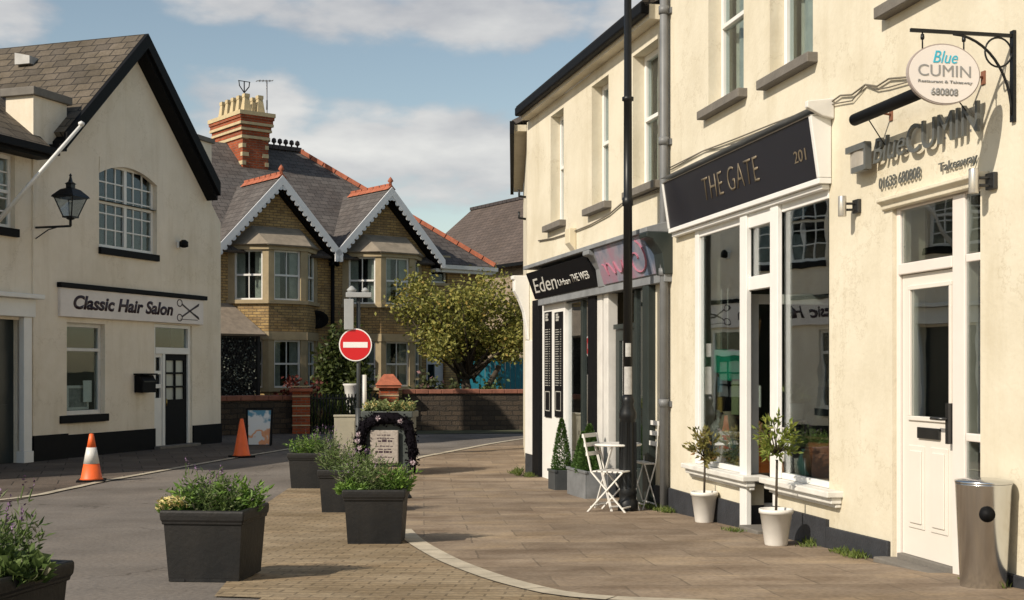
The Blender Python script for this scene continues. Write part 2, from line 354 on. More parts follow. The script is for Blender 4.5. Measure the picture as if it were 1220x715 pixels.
class Frame:
    """vertical facade plane; local x runs to the right as seen from the street, -y is outwards"""
    def __init__(s, px, Y, vp):
        s.o = Vector(((px-HX)/FX*Y, Y)); d = Vector(((vp-HX)/FX, 1)).normalized(); yl = Vector((-d.y, d.x))
        if yl.y < 0 or False: pass
        # x axis must satisfy: outward normal (-y) faces the camera
        for sx in (1, -1):
            x = d*sx; y = Vector((-x.y, x.x))
            if (-y).dot(-s.o) > 0: s.x, s.y = x, y
        s.rz = math.atan2(s.x.y, s.x.x)
    def q(s, px, py=None, out=0.):
        """local x (and world z) of what is seen at px,py on the plane standing `out` in front of the facade"""
        r = Vector(((px-HX)/FX, 1)); p = s.o - s.y*out
        # p + a x = t r
        det = s.x.x*(-r.y) + r.x*s.x.y
        a = (-p.x*(-r.y) - r.x*p.y)/det
        t = (p.y + a*s.x.y)
        return a if py is None else (a, HC+(HY-py)/FX*t)
    def w(s, x, y=0., z=0.):
        p = s.o+s.x*x+s.y*y; return Vector((p.x, p.y, z))
    def thing(s, name, label, cat, x=0., z=0., y=0., group=None):
        return thing(name, label, cat, s.w(x, y, z), s.rz, group)

def window(parent, x0, x1, z0, z1, y=.1, fw=.055, rail=None, cols=1, rows=1, m=WHITE, sill=None, sillm=None, curtain=None, name='window', glass=None, mullion=None, depth=.06, blind=0., muntin=.02):
    f = MB()
    f.box(x0, x0+fw, y, y+depth, z0, z1); f.box(x1-fw, x1, y, y+depth, z0, z1); f.box(x0+fw, x1-fw, y, y+depth, z0, z0+fw); f.box(x0+fw, x1-fw, y, y+depth, z1-fw, z1)
    if rail is not None: f.box(x0+fw, x1-fw, y-.01, y+depth-.005, rail-fw*.4, rail+fw*.4)
    if mullion is not None: f.box(mullion-fw*.6, mullion+fw*.6, y-.008, y+depth-.007, z0+fw, z1-fw)
    for i in range(1, cols): xx = x0+fw+(x1-x0-2*fw)*i/cols; f.box(xx-muntin/2, xx+muntin/2, y+.012, y+depth-.012, z0+fw, z1-fw)
    for i in range(1, rows): zz = z0+fw+(z1-z0-2*fw)*i/rows; f.box(x0+fw, x1-fw, y+.015, y+depth-.015, zz-muntin/2, zz+muntin/2)
    w = f.build(name, m, parent, .004, 1)
    MB().box(x0+fw*.6, x1-fw*.6, y+.03, y+.036, z0+fw*.6, z1-fw*.6).build('pane', glass or GLASS, w)
    if sill: MB().box(x0-sill[0], x1+sill[0], -sill[1], y-.002, z0-sill[2], z0-.002).build('sill', sillm or GREYSILL, w, .006, 1)
    if curtain:
        c = MB(); yy = y+.14
        for (a, b) in curtain:
            n = max(4, int((b-a)/.05)); pts = []
            for i in range(n+1):
                pts.append((a+(b-a)*i/n, yy+.02*math.sin(i*1.9)))
            for (xa, ya), (xb, yb) in zip(pts, pts[1:]): c.add([(xa,ya,z0),(xb,yb,z0),(xb,yb,z1),(xa,ya,z1)], [(0,1,2,3)])
        c.build('curtain', CURT, w)
    if blind: MB().box(x0+.02, x1-.02, y+.09, y+.1, z1-blind, z1).build('blind', CURT, w)
    return w
# ============================================================ camera, light, sky
SC = bpy.context.scene
cam = bpy.data.cameras.new('camera'); co = bpy.data.objects.new('camera', cam); C.objects.link(co); SC.camera = co
cam.sensor_width = 36; cam.lens = 36*FX/1220; cam.shift_y = (HY-357.5)/1220; cam.clip_end = 5000; cam.clip_start = .05
co.location = (0, 0, HC); co.rotation_euler = (R(90), 0, 0)
SUN_EL = R(36); SH = Vector((.75, .66)).normalized()      # direction in which shadows run
sl = bpy.data.lights.new('sun', 'SUN'); sl.energy = 5.0; sl.angle = R(.53); sl.color = (1.0, .905, .765)
so = bpy.data.objects.new('sun', sl); C.objects.link(so)
d = Vector((SH.x*math.cos(SUN_EL), SH.y*math.cos(SUN_EL), -math.sin(SUN_EL))); so.rotation_euler = d.to_track_quat('-Z', 'Y').to_euler()
W = bpy.data.worlds.new('World'); SC.world = W; W.use_nodes = True; nt = W.node_tree; N = nt.nodes; L = nt.links
bg = N['Background']; bg.inputs['Strength'].default_value = .107
sky = N.new('ShaderNodeTexSky'); sky.sky_type = 'NISHITA'; sky.sun_disc = False; sky.sun_elevation = SUN_EL
sky.sun_rotation = math.atan2(-SH.x, -SH.y) % (2*math.pi); sky.air_density = 1.0; sky.dust_density = .6; sky.ozone_density = 1.2
# clouds: two banks of cumulus, placed by compass direction and height above the horizon
tc = N.new('ShaderNodeTexCoord'); sx = N.new('ShaderNodeSeparateXYZ'); L.new(tc.outputs['Generated'], sx.inputs[0])
def M(op, a, b=None, c=None, clamp=False):
    n = N.new('ShaderNodeMath'); n.operation = op; n.use_clamp = clamp
    for i, v in enumerate((a, b, c)):
        if v is None: continue
        if isinstance(v, (int, float)): n.inputs[i].default_value = v
        else: L.new(v, n.inputs[i])
    return n.outputs[0]
az = M('ARCTAN2', sx.outputs[0], sx.outputs[1]); el = M('ARCSINE', sx.outputs[2])
def cnoise(sc, off, det=8, yk=2.2):
    cx = N.new('ShaderNodeCombineXYZ'); L.new(az, cx.inputs[0]); L.new(M('MULTIPLY', el, yk), cx.inputs[1]); cx.inputs[2].default_value = off
    n = N.new('ShaderNodeTexNoise'); n.inputs['Scale'].default_value = sc; n.inputs['Detail'].default_value = det; n.inputs['Roughness'].default_value = .52
    L.new(cx.outputs[0], n.inputs['Vector']); return n.outputs['Fac']
def blob(a0, e0, aw, ew):   # soft ellipse in azimuth/elevation
    u = M('DIVIDE', M('SUBTRACT', az, a0), aw); v = M('DIVIDE', M('SUBTRACT', el, e0), ew)
    return M('SUBTRACT', 1.0, M('ADD', M('MULTIPLY', u, u), M('MULTIPLY', v, v)), clamp=False)
def pa(px): return math.atan((px-HX)/FX)
def pe(py, px=500): return math.atan((HY-py)/math.hypot(FX, px-HX))
blobs = [(520, 15, 190, 50), (240, 0, 90, 30), (470, 180, 170, 62), (600, 190, 110, 55), (20, -5, 50, 75), (300, 150, 90, 55), (560, 235, 160, 30), (760, 40, 60, 60)]
mask = None
for (bx, by, bw, bh) in blobs:
    q_ = M('MAXIMUM', blob(pa(bx), pe(by), bw/FX, bh/FX), -1.5)
    mask = q_ if mask is None else M('MAXIMUM', mask, q_)
# overhead the sky is part clouded too
n1 = cnoise(9, 3.1); n2 = cnoise(22, 7.7, 6)
fld = M('ADD', M('MULTIPLY', mask, .42), M('ADD', M('MULTIPLY', M('SUBTRACT', n1, .5), 2.3), M('MULTIPLY', M('SUBTRACT', n2, .5), .5)))
up = M('MULTIPLY', M('SUBTRACT', cnoise(2.2, 1.0, 8, 1.2), .62), 3.0)
hi = M('GREATER_THAN', el, .42)
fld = M('ADD', M('MULTIPLY', M('SUBTRACT', 1.0, hi), fld), M('MULTIPLY', hi, up))
r = N.new('ShaderNodeMapRange'); r.interpolation_type = 'SMOOTHSTEP'; r.inputs['From Min'].default_value = -.12; r.inputs['From Max'].default_value = .42; L.new(fld, r.inputs['Value'])
cc = N.new('ShaderNodeValToRGB'); L.new(M('ADD', M('MULTIPLY', cnoise(7, 5.5, 5, 3.0), .7), M('MULTIPLY', fld, .25)), cc.inputs['Fac'])
cc.color_ramp.elements[0].position = .28; cc.color_ramp.elements[0].color = (4.3, 4.4, 4.7, 1); cc.color_ramp.elements[1].position = .62; cc.color_ramp.elements[1].color = (7.7, 7.6, 7.3, 1)
sc_ = N.new('ShaderNodeMix'); sc_.data_type = 'RGBA'; sc_.blend_type = 'MULTIPLY'; sc_.inputs[0].default_value = 1; L.new(sky.outputs[0], sc_.inputs[6]); sc_.inputs[7].default_value = (1.44, 1.28, 1.06, 1)
mx = N.new('ShaderNodeMix'); mx.data_type = 'RGBA'; L.new(M('MULTIPLY', r.outputs[0], .92), mx.inputs[0]); L.new(sc_.outputs[2], mx.inputs[6]); L.new(cc.outputs['Color'], mx.inputs[7])
L.new(mx.outputs[2], bg.inputs['Color'])
SC.view_settings.view_transform = 'Standard'; SC.view_settings.look = 'None'; SC.view_settings.exposure = 0; SC.view_settings.gamma = 1

# ============================================================ ground sheets
YS = [4, 6, 7.36, 8.78, 9.7, 13.7, 17]
def sheet(name, poly, m, dz, cat=None):
    bm = bmesh.new(); vs = [bm.verts.new((p[0], p[1], 0)) for p in poly]; bm.faces.new(vs)
    for yy in YS:
        bmesh.ops.bisect_plane(bm, geom=bm.verts[:]+bm.edges[:]+bm.faces[:], plane_co=(0, yy, 0), plane_no=(0, 1, 0))
    bmesh.ops.recalc_face_normals(bm, faces=bm.faces[:])
    bmesh.ops.triangulate(bm, faces=bm.faces[:])
    for f in bm.faces:
        if f.normal.z < 0: f.normal_flip()
    for v in bm.verts: v.co.z = gz(v.co.y)+dz
    uvl = bm.loops.layers.uv.new('UVMap')
    for f in bm.faces:
        for lp in f.loops: lp[uvl].uv = (lp.vert.co.x, lp.vert.co.y)
    me = bpy.data.meshes.new(name); bm.to_mesh(me); bm.free(); me.materials.append(m)
    o = bpy.data.objects.new(name, me); C.objects.link(o); o['kind'] = 'structure'; return o
EARTH = mat('grass and earth', (.07, .075, .035), .95, .4, 2, .3, 20)
ASPH = brickmat('asphalt', (.205, .182, .160), (.192, .170, .150), (.197, .175, .154), 3, 3, .001, rough=.9, bump=.35, big=(.72, .70, .68), bigscale=.5, mdist=.012, streak=((.6, .4, 1), (.76, .75, .74), (1.2, 1.18, 1.15)), cracks=.3)
FLAG = brickmat('worn sandstone flags', (.350, .275, .200), (.255, .198, .144), (.210, .166, .122), .78, .56, .008, rough=.82, bump=.22, wob=.03, big=(.62, .58, .54), bigscale=1.3, rot=R(-4), mdist=.010, streak=((.75, 1.3, 1), (.74, .69, .64), (1.18, 1.14, 1.02)))
SETT = brickmat('block paving', (.380, .300, .198), (.290, .224, .146), (.200, .156, .102), .21, .105, .008, rough=.85, bump=.45, wob=.015, big=(.68, .64, .56), bigscale=1.3, rot=R(4), mdist=.008, streak=((.6, 1.6, 1), (.80, .76, .70), (1.1, 1.05, 1.0)))
PAVL = brickmat('grey paving slabs', (.165, .132, .105), (.115, .092, .076), (.05, .042, .035), .6, .6, .01, rough=.85, bump=.4, big=(.62, .60, .58), bigscale=1.1, rot=R(-18))
KERB = mat('pale granite kerb', (.48, .42, .32), .8, .3, 5, .2, 50)
sheet('ground', [(-900, -60), (900, -60), (900, 1500), (-900, 1500)], EARTH, -.02)
sheet('road', [(-30, -20), (12, -20), (12, 60), (-30, 60)], ASPH, 0)
G = lambda pts: [gp(*p).to_2d() for p in pts]
kr = G([(480, 632), (492, 645), (520, 662), (560, 680), (610, 697), (690, 715)])
kt = G([(477, 600), (474, 575), (480, 558), (490, 547), (530, 540), (590, 528), (640, 521)])
near = [Vector((1.15, 6.6)), Vector((2.3, 5.6)), Vector((3.6, 4.9))]
line = list(reversed(kt))+kr+near
sheet('pavement', [Vector((14, 30))]+line+[Vector((3.6, 3)), Vector((14, 3))], FLAG, .004)
blk = G([(255, 712), (272, 692), (298, 625), (312, 604), (343, 583), (385, 566), (425, 556), (470, 551), (488, 548.5)])
sheet('block_paving', blk+[kt[2], kt[1], kt[0]]+kr+near+[Vector((3.2, 3)), Vector((-1.5, 3)), Vector((-1.35, 6.8))], SETT, .008)
def strip(name, pts, w, m, dz, h=0):
    """a flush line of kerb stones"""
    P = [Vector(p) for p in pts]; a = []; b = []
    for i, p in enumerate(P):
        d = (P[min(i+1, len(P)-1)]-P[max(i-1, 0)]).normalized(); n = Vector((-d.y, d.x)); a.append(p+n*w/2); b.append(p-n*w/2)
    sheet('kerb_bed', a+b[::-1], MATS['soil dark'], dz-.004)
    mb = MB(); acc = 0; cur = [0]
    segs = []
    tot = [0]
    for i in range(1, len(P)): tot.append(tot[-1]+(P[i]-P[i-1]).length)
    def atl(t):
        for i in range(1, len(P)):
            if t <= tot[i] or i == len(P)-1: f = (t-tot[i-1])/max(1e-6, tot[i]-tot[i-1]); f = max(0, min(1, f)); return a[i-1].lerp(a[i], f), b[i-1].lerp(b[i], f)
    n = max(1, int(tot[-1]/.6)); ln = tot[-1]/n
    for k in range(n):
        rs = [atl(k*ln+.006+(ln-.012)*j/3) for j in range(4)]
        for (p0, p1), (q0, q1) in zip(rs, rs[1:]): mb.add([(p.x, p.y, gz(p.y)+dz) for p in (p0, p1, q1, q0)], [(0, 1, 2, 3)])
    o = mb.build(name, m); o['kind'] = 'structure'; return o
def smooth(pts, k=3):
    P = [Vector(p) for p in pts]
    for _ in range(k):
        Q = [P[0]]
        for a, b in zip(P, P[1:]): Q += [a*.75+b*.25, a*.25+b*.75]
        P = Q+[P[-1]]
    return P
mat('soil dark', (.05, .042, .032), .9, .3, 20)
strip('kerb_line', smooth(kr+near, 2), .15, KERB, .014)
strip('kerb_line', smooth(kt[2:], 2), .13, KERB, .014)
lk = G([(19, 597), (96, 579), (168, 566), (268, 548), (330, 538), (372, 531)])
lk0 = [Vector((-8.2, 10)), Vector((-7.4, 13)), ]+lk
# far left pavement, a small kerb upstand
sheet('pavement', [Vector((-30, 10))]+lk0+[Vector((-5.2, 32.0)), Vector((-30, 34))], PAVL, .006)
strip('kerb_line', smooth(lk0, 2), .12, KERB, .014)
sheet('forecourt', [Vector((-6, 31.2)), Vector((-2.6, 30.9)), Vector((2, 31.6)), Vector((2, 34)), Vector((-7, 34))], EARTH, .012)

# ============================================================ salon and its neighbour (left)
SA = Frame(140, 24.0, 1120)
xl, xp, xr, xq = SA.q(38), SA.q(78), SA.q(240), SA.q(263)
def xz(F, px, py, out=0): return F.q(px, py, out)
B = SA.thing('hair_salon_building', 'cream rendered gabled building with black bargeboards and an arched upstairs window', 'building')
def rect(F, px0, px1, pyt, pyb, out=0):
    """opening: px0,px1 edges; pyt/pyb measured at the middle"""
    pm = (px0+px1)/2; a, b = F.q(px0, out=out), F.q(px1, out=out); return a, b, F.q(pm, pyb, out)[1], F.q(pm, pyt, out)[1]
w1 = rect(SA, 118, 187, 199, 299); w2 = rect(SA, 71, 125, 385, 494); dr = rect(SA, 184, 229, 387, 538)
dr = (dr[0], dr[1], 0.0, dr[3])
xa, za = SA.q(177, 40, .34); xL, zL = SA.q(80, 172, .34); xR, zR = SA.q(263, 205, .34)
sl1 = ((za-zL)/(xa-xL)+(za-zR)/(xR-xa))/2; print('gable', xa, za, xL, zL, xR, zR, sl1)
xg0, xg1 = max(xp, xL+.3), min(xq-.02, xR-.3)
ze = za-.25-sl1*(xa-xp); zt = za-.25; zer = za-.25-sl1*(xq-xa); zmn = min(ze, zer, w1[3]+9)
zmn = min(ze, zer)-.02; rz = lambda x: zt-sl1*abs(x-xa)
wl = MB().wall(xp, xq, 0, zmn, [w1, w2, dr], .24)
wl.prism([(xp, zmn), (w1[0], zmn), (w1[0], rz(w1[0])), (xp, rz(xp))], 0, .24); wl.prism([(w1[1], zmn), (xq, zmn), (xq, rz(xq)), (w1[1], rz(w1[1]))], 0, .24)
wl.prism([(w1[0], w1[3]), (w1[1], w1[3]), (w1[1], rz(w1[1])), (xa, zt), (w1[0], rz(w1[0]))], 0, .24)
wl.box(xq-.24, xq, .24, 9, 0, zer); wl.box(xp, xp+.24, .24, 9, 0, ze); wl.prism([(xp, 0), (xq, 0), (xq, zer), (xa, zt), (xp, ze)], 9, 9.2)
# segmental arch band over the pair of sashes
ar = MB(); pts = []
for i in range(13):
    t = i/12; x = w1[0]+(w1[1]-w1[0])*t; pts.append((x, w1[3]-.02-.22*(2*t-1)**2))
wl.prism([(w1[0], w1[3]+.001)]+pts+[(w1[1], w1[3]+.001)], .0, .2) if False else None
wl.build('wall', SALONR, B)
hd = MB(); 
for (xa_, za_), (xb_, zb_) in zip(pts, pts[1:]): hd.prism([(xa_, za_), (xb_, zb_), (xb_, w1[3]+.06), (xa_, w1[3]+.06)], -.012, .09)
hd.build('window_arch', SALONR, B)
MB().box(xp, dr[0], -.035, 0, 0, .42).box(dr[1], xq, -.035, 0, 0, .42).build('plinth', BLACK, B, .008)
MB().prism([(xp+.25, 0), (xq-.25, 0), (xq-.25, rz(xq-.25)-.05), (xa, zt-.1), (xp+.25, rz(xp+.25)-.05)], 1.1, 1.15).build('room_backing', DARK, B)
rf = MB(); e = .55; pr = .32; dz = .12
def gable_roof(mb, xL, xR, xA, zE, zA, y0, y1, ov, t=.1):
    for (x, s) in ((xL, -1), (xR, 1)):
        sl_ = (zA-zE)/abs(xA-x); mb.slab([(x+s*ov, y0, zE-ov*sl_), (xA, y0, zA), (xA, y1, zA), (x+s*ov, y1, zE-ov*sl_)], t)
for xx in (xL+.03, xR-.03): rf.slab([(xx, -pr+.06, za-sl1*abs(xx-xa)), (xa, -pr+.06, za), (xa, 9.6, za), (xx, 9.6, za-sl1*abs(xx-xa))], .1)
roof = rf.build('roof', SLATE, B)
rt = MB()
for i in range(20): y = -pr+.1+i*.46; rt.prism([(xa-.16, zt+dz-.10), (xa, zt+dz+.09), (xa+.16, zt+dz-.10), (xa, zt+dz-.02)], y, y+.44)
rt.build('ridge_tiles', SLATE, roof)
def barge(mb, xA, zA, xE, zE, y0, y1, w):
    d = Vector((xE-xA, zE-zA)).normalized(); k = w/abs(d.x)
    mb.prism([(xA, zA), (xE, zE), (xE, zE-k), (xA, zA-k)], y0, y1)
bb = MB()
for x, s in ((xL, -1), (xR, 1)):
    slp = sl1; ztop = za+.02
    barge(bb, xa, ztop-.02, x, ztop-.02-abs(x-xa)*slp, -pr-.02, -pr+.05, .20)
    barge(bb, xa, ztop-.16, x, ztop-.16-abs(x-xa)*slp, -pr+.052, -.002, .17 if s > 0 else .1)
bb.build('bargeboard', BLACK, B)
MB().box(xL-.10, xL+.02, -pr, 9, zL-.12, zL).build('gutter', BLACK, B)
# party wall piers
pz = SA.q(60, 120)[1]; pz2 = SA.q(250, 166)[1]
pm = MB().box(xl, xp-.002, -.03, .55, 0.0, pz); pm.build('pier', SALONR, B)
MB().box(xl-.07, xp+.07, -.1, .62, pz, pz+.14).build('pier_cap', GREYSILL, B, .01)
MB().box(SA.q(246), xq+.05, .26, .8, zer-.3, pz2).build('pier', SALONR, B); MB().box(SA.q(245), xq+.10, .2, .86, pz2, pz2+.1).build('pier_cap', GREYSILL, B, .01)
mid = (w1[0]+w1[1])/2
window(B, w1[0], w1[1], w1[2], w1[3], .09, .07, mullion=mid, rail=(w1[2]+w1[3])/2+.05, cols=6, rows=5, curtain=None, sill=(.02, .06, .13), sillm=BLACK, muntin=.028)
wz = w2[3]-(w2[3]-w2[2])*.29
window(B, *w2, .09, .075, rail=wz, sill=(.04, .07, .14), sillm=BLACK, m=OFFW, blind=0)
# door set
df = MB(); a, b, c, d_ = dr; zf = SA.q(206, 419)[1]; xd = SA.q(198)
for x in (a, b-.09): df.box(x, x+.09, .04, .14, 0, d_)
df.box(a+.09, b-.09, .04, .14, d_-.07, d_); df.box(a+.09, b-.09, .03, .15, zf-.05, zf+.08); df.box(xd-.05, xd+.03, .04, .14, 0, zf-.05)
fr = df.build('door_frame', WHITE, B, .005, 1)
sp = MB().wall(a+.09, xd-.05, 0, zf-.05, [(a+.14, xd-.09, 1.02, 1.22), (a+.14, xd-.09, 1.3, 1.5), (a+.14, xd-.09, 1.57, zf-.12)], .04, .07); sp.build('side_panel', WHITE, fr)
MB().box(a+.1, xd-.06, .12, .126, .9, zf-.07).build('pane', GLASS, fr); MB().box(a+.1, b-.1, .09, .096, zf+.08, d_-.07).build('pane', GLASS, fr)
x0, x1 = xd+.03, b-.09; mdx = (x0+x1)/2
hs = [(u, v, z, z+.24) for (u, v) in ((x0+.09, mdx-.02), (mdx+.02, x1-.09)) for z in (.98, 1.26, 1.54)]
do = MB().wall(x0, x1, .02, zf-.05, [h for h in hs if h[3] < zf-.06], .045, .08).build('door', BLACK, B)
MB().box(x0+.05, x1-.05, .115, .12, .9, zf-.1).build('pane', mat('frosted pane', (.35, .38, .36), .2), do)
MB().tube([(x0+.06, .05, .85), (x0+.06, .05, 1.0)], .012).build('handle', mat('brass', (.5, .35, .12), .3, metal=1.), do)
MB().box(a-.05, b+.05, -.18, .03, .0, .06).build('doorstep', GREYSILL, B, .01)
# things seen in the salon window
t = SA.thing('window_notice', 'white notice low in the right corner of the salon window', 'notice', w2[1]-.42, w2[2]+.1, .16)
MB().box(0, .24, 0, .01, .12, .52).build('sheet', WHITE, t)
t = SA.thing('display_picture', 'framed print standing in the middle of the salon window', 'picture', w2[0]+.45, w2[2]+.08, .2)
MB().box(0, .62, 0, .03, 0, .05).box(0, .62, 0, .03, .40, .45).box(0, .05, 0, .03, .05, .4).box(.57, .62, 0, .03, .05, .4).build('frame', OFFW, t); MB().box(.05, .57, .01, .02, .05, .4).build('print', mat('print', (.25, .25, .24), .6, .5, 12), t)

# salon sign board
s0, s1 = SA.q(73, out=.1), SA.q(243, out=.1); z0 = SA.q(158, 382, .1)[1]; z1 = SA.q(158, 350, .1)[1]
t = SA.thing('salon_sign', 'long white fascia board reading Classic Hair Salon with a pair of scissors', 'shop sign', s0, z0)
sw = s1-s0; sh = z1-z0
MB().box(0, sw, -.09, -.002, 0, sh).build('board', mat('sign white', (.74, .68, .64), .5, .1, 3), t, .01)
MB().box(-.03, sw+.1, -.13, -.001, sh+.002, sh+.09).build('drip_cap', BLACK, t, .01)
INK = mat('sign ink', (.03, .012, .02), .5)
text('lettering', 'Classic Hair Salon', INK, t, (sw*.075, -.091, sh*.28), sw*.68, sh*.50, .004, .22, .036)
sc = MB(); cx, cz = sw*.885, sh*.52
for s in (-1, 1):
    sc.bar((cx-.28, -.094, cz-s*.13), (cx+.34, -.094, cz+s*.15), .006, .035, up=(0, 0, 1))
    sc.prism([(cx-.02, cz-.02*s), (cx+.36, cz+s*.17), (cx+.33, cz+s*.11)], -.097, -.091)
    for k in range(10):
        a0 = 2*math.pi*k/10; a1 = 2*math.pi*(k+1)/10; sc.bar((cx-.36+.09*math.cos(a0), -.094, cz+s*.15+.07*math.sin(a0)), (cx-.36+.09*math.cos(a1), -.094, cz+s*.15+.07*math.sin(a1)), .006, .02)
sc.build('scissors', INK, t)
MB().box(cx-.35, cx+.3, -.095, -.091, sh*.16, sh*.185).build('underline', INK, t)

# letter box
a, z = SA.q(170, 468, .2); a2, z2 = SA.q(186, 447, .2)
t = SA.thing('letter_box', 'black wall letter box beside the salon door', 'letter box', a, z)
h = z2-z; wd = a2-a; MB().prism([(-.002, 0), (-.2, 0), (-.2, h*.7), (-.14, h), (-.002, h)], 0, wd, 'x').build('box', BLACK, t, .015)
MB().box(.04, wd-.04, -.21, -.195, h*.6, h*.67).build('slot', BLACKM, t); MB().box(-.02, wd+.02, -.23, -.001, h+.002, h+.035).build('lid', BLACK, t, .01)

# lantern on an iron bracket
o_ = .75; lx, lz = SA.q(84, 262, o_); 
t = SA.thing('wall_lantern', 'black four sided glass lantern on a wall bracket above the salon sign', 'lantern', lx, lz, -o_)
k = 1.0
t.scale = (.76, .76, .76); ol = o_/.76
MB().tube([(0, .0, -.14), (0, ol-.02, -.14)], .026).tube([(0, .0, -.14), (0, 0, .02)], .03).tube([(0, .3, -.14), (0, .6, -.2), (0, ol-.02, -.4)], .014).box(-.05, .05, ol-.03, ol-.002, -.46, -.05).build('bracket', BLACKM, t)
MB().lathe([(.05, 0), (.09, .02), (.09, .05), (.06, .06)], (0, 0, 0), 12).build('base', BLACKM, t)
fr_ = MB(); 
for sx_ in (-1, 1):
    for sy_ in (-1, 1): fr_.bar((sx_*.11, sy_*.11, .06), (sx_*.25, sy_*.25, .50), .025)
for z_, r_ in ((.06, .12), (.50, .26)):
    for (p, q2) in (((-1,-1),(1,-1)), ((1,-1),(1,1)), ((1,1),(-1,1)), ((-1,1),(-1,-1))): fr_.bar((p[0]*r_, p[1]*r_, z_), (q2[0]*r_, q2[1]*r_, z_), .03)
fr_.build('frame', BLACKM, t)
MB().lathe([(.15, .05), (.345, .50)], (0, 0, 0), 4, smooth=False, ang=R(45)).build('glazing', glassmat('lantern glass', (.75, .8, .82), .12, .7, 2.), t)
MB().lathe([(.42, .50), (.40, .54), (.22, .68), (.10, .72), (.10, .80), (.13, .81), (.05, .86), (.02, .98), (.035, 1.0), (.0, 1.05)], (0, 0, 0), 4, smooth=False, ang=R(45)).build('hood', BLACKM, t)
MB().lathe([(.02, .06), (.03, .2), (.05, .3), (.03, .38), (0, .4)], (0, 0, 0), 8).build('lamp', WHITE, t)
# leaning flagpole
px_, pz_ = SA.q(97, 149, 1.5); bx_, bz_ = SA.q(-16, 278, 0.0)
t = SA.thing('flagpole', 'bare white flagpole slanting up from the wall on the far left', 'flagpole', bx_, bz_)
MB().tube([(0, -.02, 0), (px_-bx_, -1.5, pz_-bz_)], [.045, .028], 10).build('pole', WHITE, t); MB().lathe([(.03, 0), (.05, .03), (.05, .06), (0, .09)], (px_-bx_, -1.5, pz_-bz_-.02), 8).build('finial', WHITE, t)
MB().box(-.1, .1, -.08, -.002, -.12, .12).build('bracket', BLACKM, t)
# security camera
cx_, cz_ = SA.q(212, 292)
t = SA.thing('security_light', 'small dark security light on the cream wall to the right of the arched window', 'security light', cx_, cz_)
MB().box(-.05, .05, -.06, -.002, -.07, .07).build('mount', WHITE, t, .005); MB().lathe([(.03, 0), (.09, .02), (.09, .12), (.04, .16)], (0, -.14, -.06), 12).build('head', BLACK, t)
cb = MB(); P = [(-.5, 362), (38, 366), (60, 371), (74, 376)]
cb.tube([SA.w(*(lambda v: (v[0], -.02, v[1]))(SA.q(px, py))) for px, py in ((24, 352), (50, 353), (74, 351))], .008)
tag(cb.build('wall_cable', BLACKM), 'thin dark cable along the pale wall left of the salon sign', 'cable')

# neighbour at the far left
x0 = SA.q(38)-6.5; zE = SA.q(48, 176, .3)[1]
LB = SA.thing('corner_building', 'cream rendered building with stone tiled roof and dark doorway, joined to the gabled salon', 'building')
wu = rect(SA, -48, 18, 178, 268); dd = (SA.q(-42), SA.q(21), 0, SA.q(10, 382)[1]); dd = (SA.q(23)-1.25, SA.q(23), 0, SA.q(20, 381)[1])
MB().wall(x0, xl-.002, 0, zE, [wu, dd], .24).box(x0, x0+.24, .24, 8, 0, zE).box(x0, xl-.002, 8, 8.2, 0, zE).build('wall', SALONR, LB)
MB().box(x0, dd[0]-.3, -.035, 0, 0, .42).box(dd[1]+.22, xl-.034, -.035, 0, 0, .42).build('plinth', BLACK, LB)
MB().box(xl-.03, xp-.004, -.07, -.031, 0, .45).build('plinth', BLACK, B)
rb = MB(); rb.slab([(x0-.3, -.35, zE+.02), (xl+.1, -.35, zE+.02), (xp+.2, 3.7, zE+3.1), (x0-.3, 3.7, zE+3.1)]); rb.slab([(x0-.3, 3.7, zE+3.1), (xp+.2, 3.7, zE+3.1), (xp+.2, 8.4, zE-.2), (x0-.3, 8.4, zE-.2)])
rb.build('roof', SLATE, LB)
MB().box(x0-.3, xl+.16, -.46, -.34, zE-.10, zE+.02).box(x0-.3, xl+.1, -.34, -.002, zE-.16, zE-.08).build('gutter', BLACK, LB)
window(LB, *wu, .09, .07, cols=4, rows=5, rail=(wu[2]+wu[3])/2, sill=(.04, .07, .14), sillm=BLACK, muntin=.028)
p1 = MB().box(dd[1], dd[1]+.2, -.1, .05, .2, dd[3]+.05).box(dd[1]-.02, dd[1]+.22, -.12, .05, 0, .2).box(dd[0]-.2, dd[0], -.1, .05, 0, dd[3]+.05).box(dd[0]-.3, dd[1]+.26, -.13, .05, dd[3]+.05, dd[3]+.36).box(dd[0]-.36, dd[1]+.34, -.26, .05, dd[3]+.362, dd[3]+.44)
p1.build('door_surround', WHITE, LB, .01)
d1 = MB().wall(dd[0], dd[1], 0, dd[3], [], .05, .12); 
for zz in (.25, 1.15): d1.box(dd[0]+.15, dd[0]+.55, .105, .12, zz, zz+.75).box(dd[1]-.55, dd[1]-.15, .105, .12, zz, zz+.75)
d1 = d1.build('door', mat('black green gloss door', (.012, .02, .022), .3), LB); MB().lathe([(.03, 0), (.035, .02), (0, .04)], (dd[0]+.66, .08, 1.05), 8).build('door_knob', MATS['brass'], d1)
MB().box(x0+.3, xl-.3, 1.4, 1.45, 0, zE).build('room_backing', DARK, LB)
# white verge flashing where the two roofs meet, and a roof vent
f0 = SA.w(xp-.55, .3, zE+.45)
MB().bar((xl-.35, .55, zE+.75), (xl-.55, 3.1, zE+2.75), .16, .05).build('flashing', mat('pale lead', (.45, .44, .42), .6, .2, 4), LB)
sv = (zt-ze)/(xa-xp)
vx = xp+1.5; vz = za-sl1*(xa-vx); MB().prism([(1.9, vz-.05), (2.25, vz-.05), (2.25, vz+.18), (1.9, vz+.10)], vx-.16, vx+.16, 'x').build('roof_vent', mat('pale lead'  , (1,1,1)), roof)

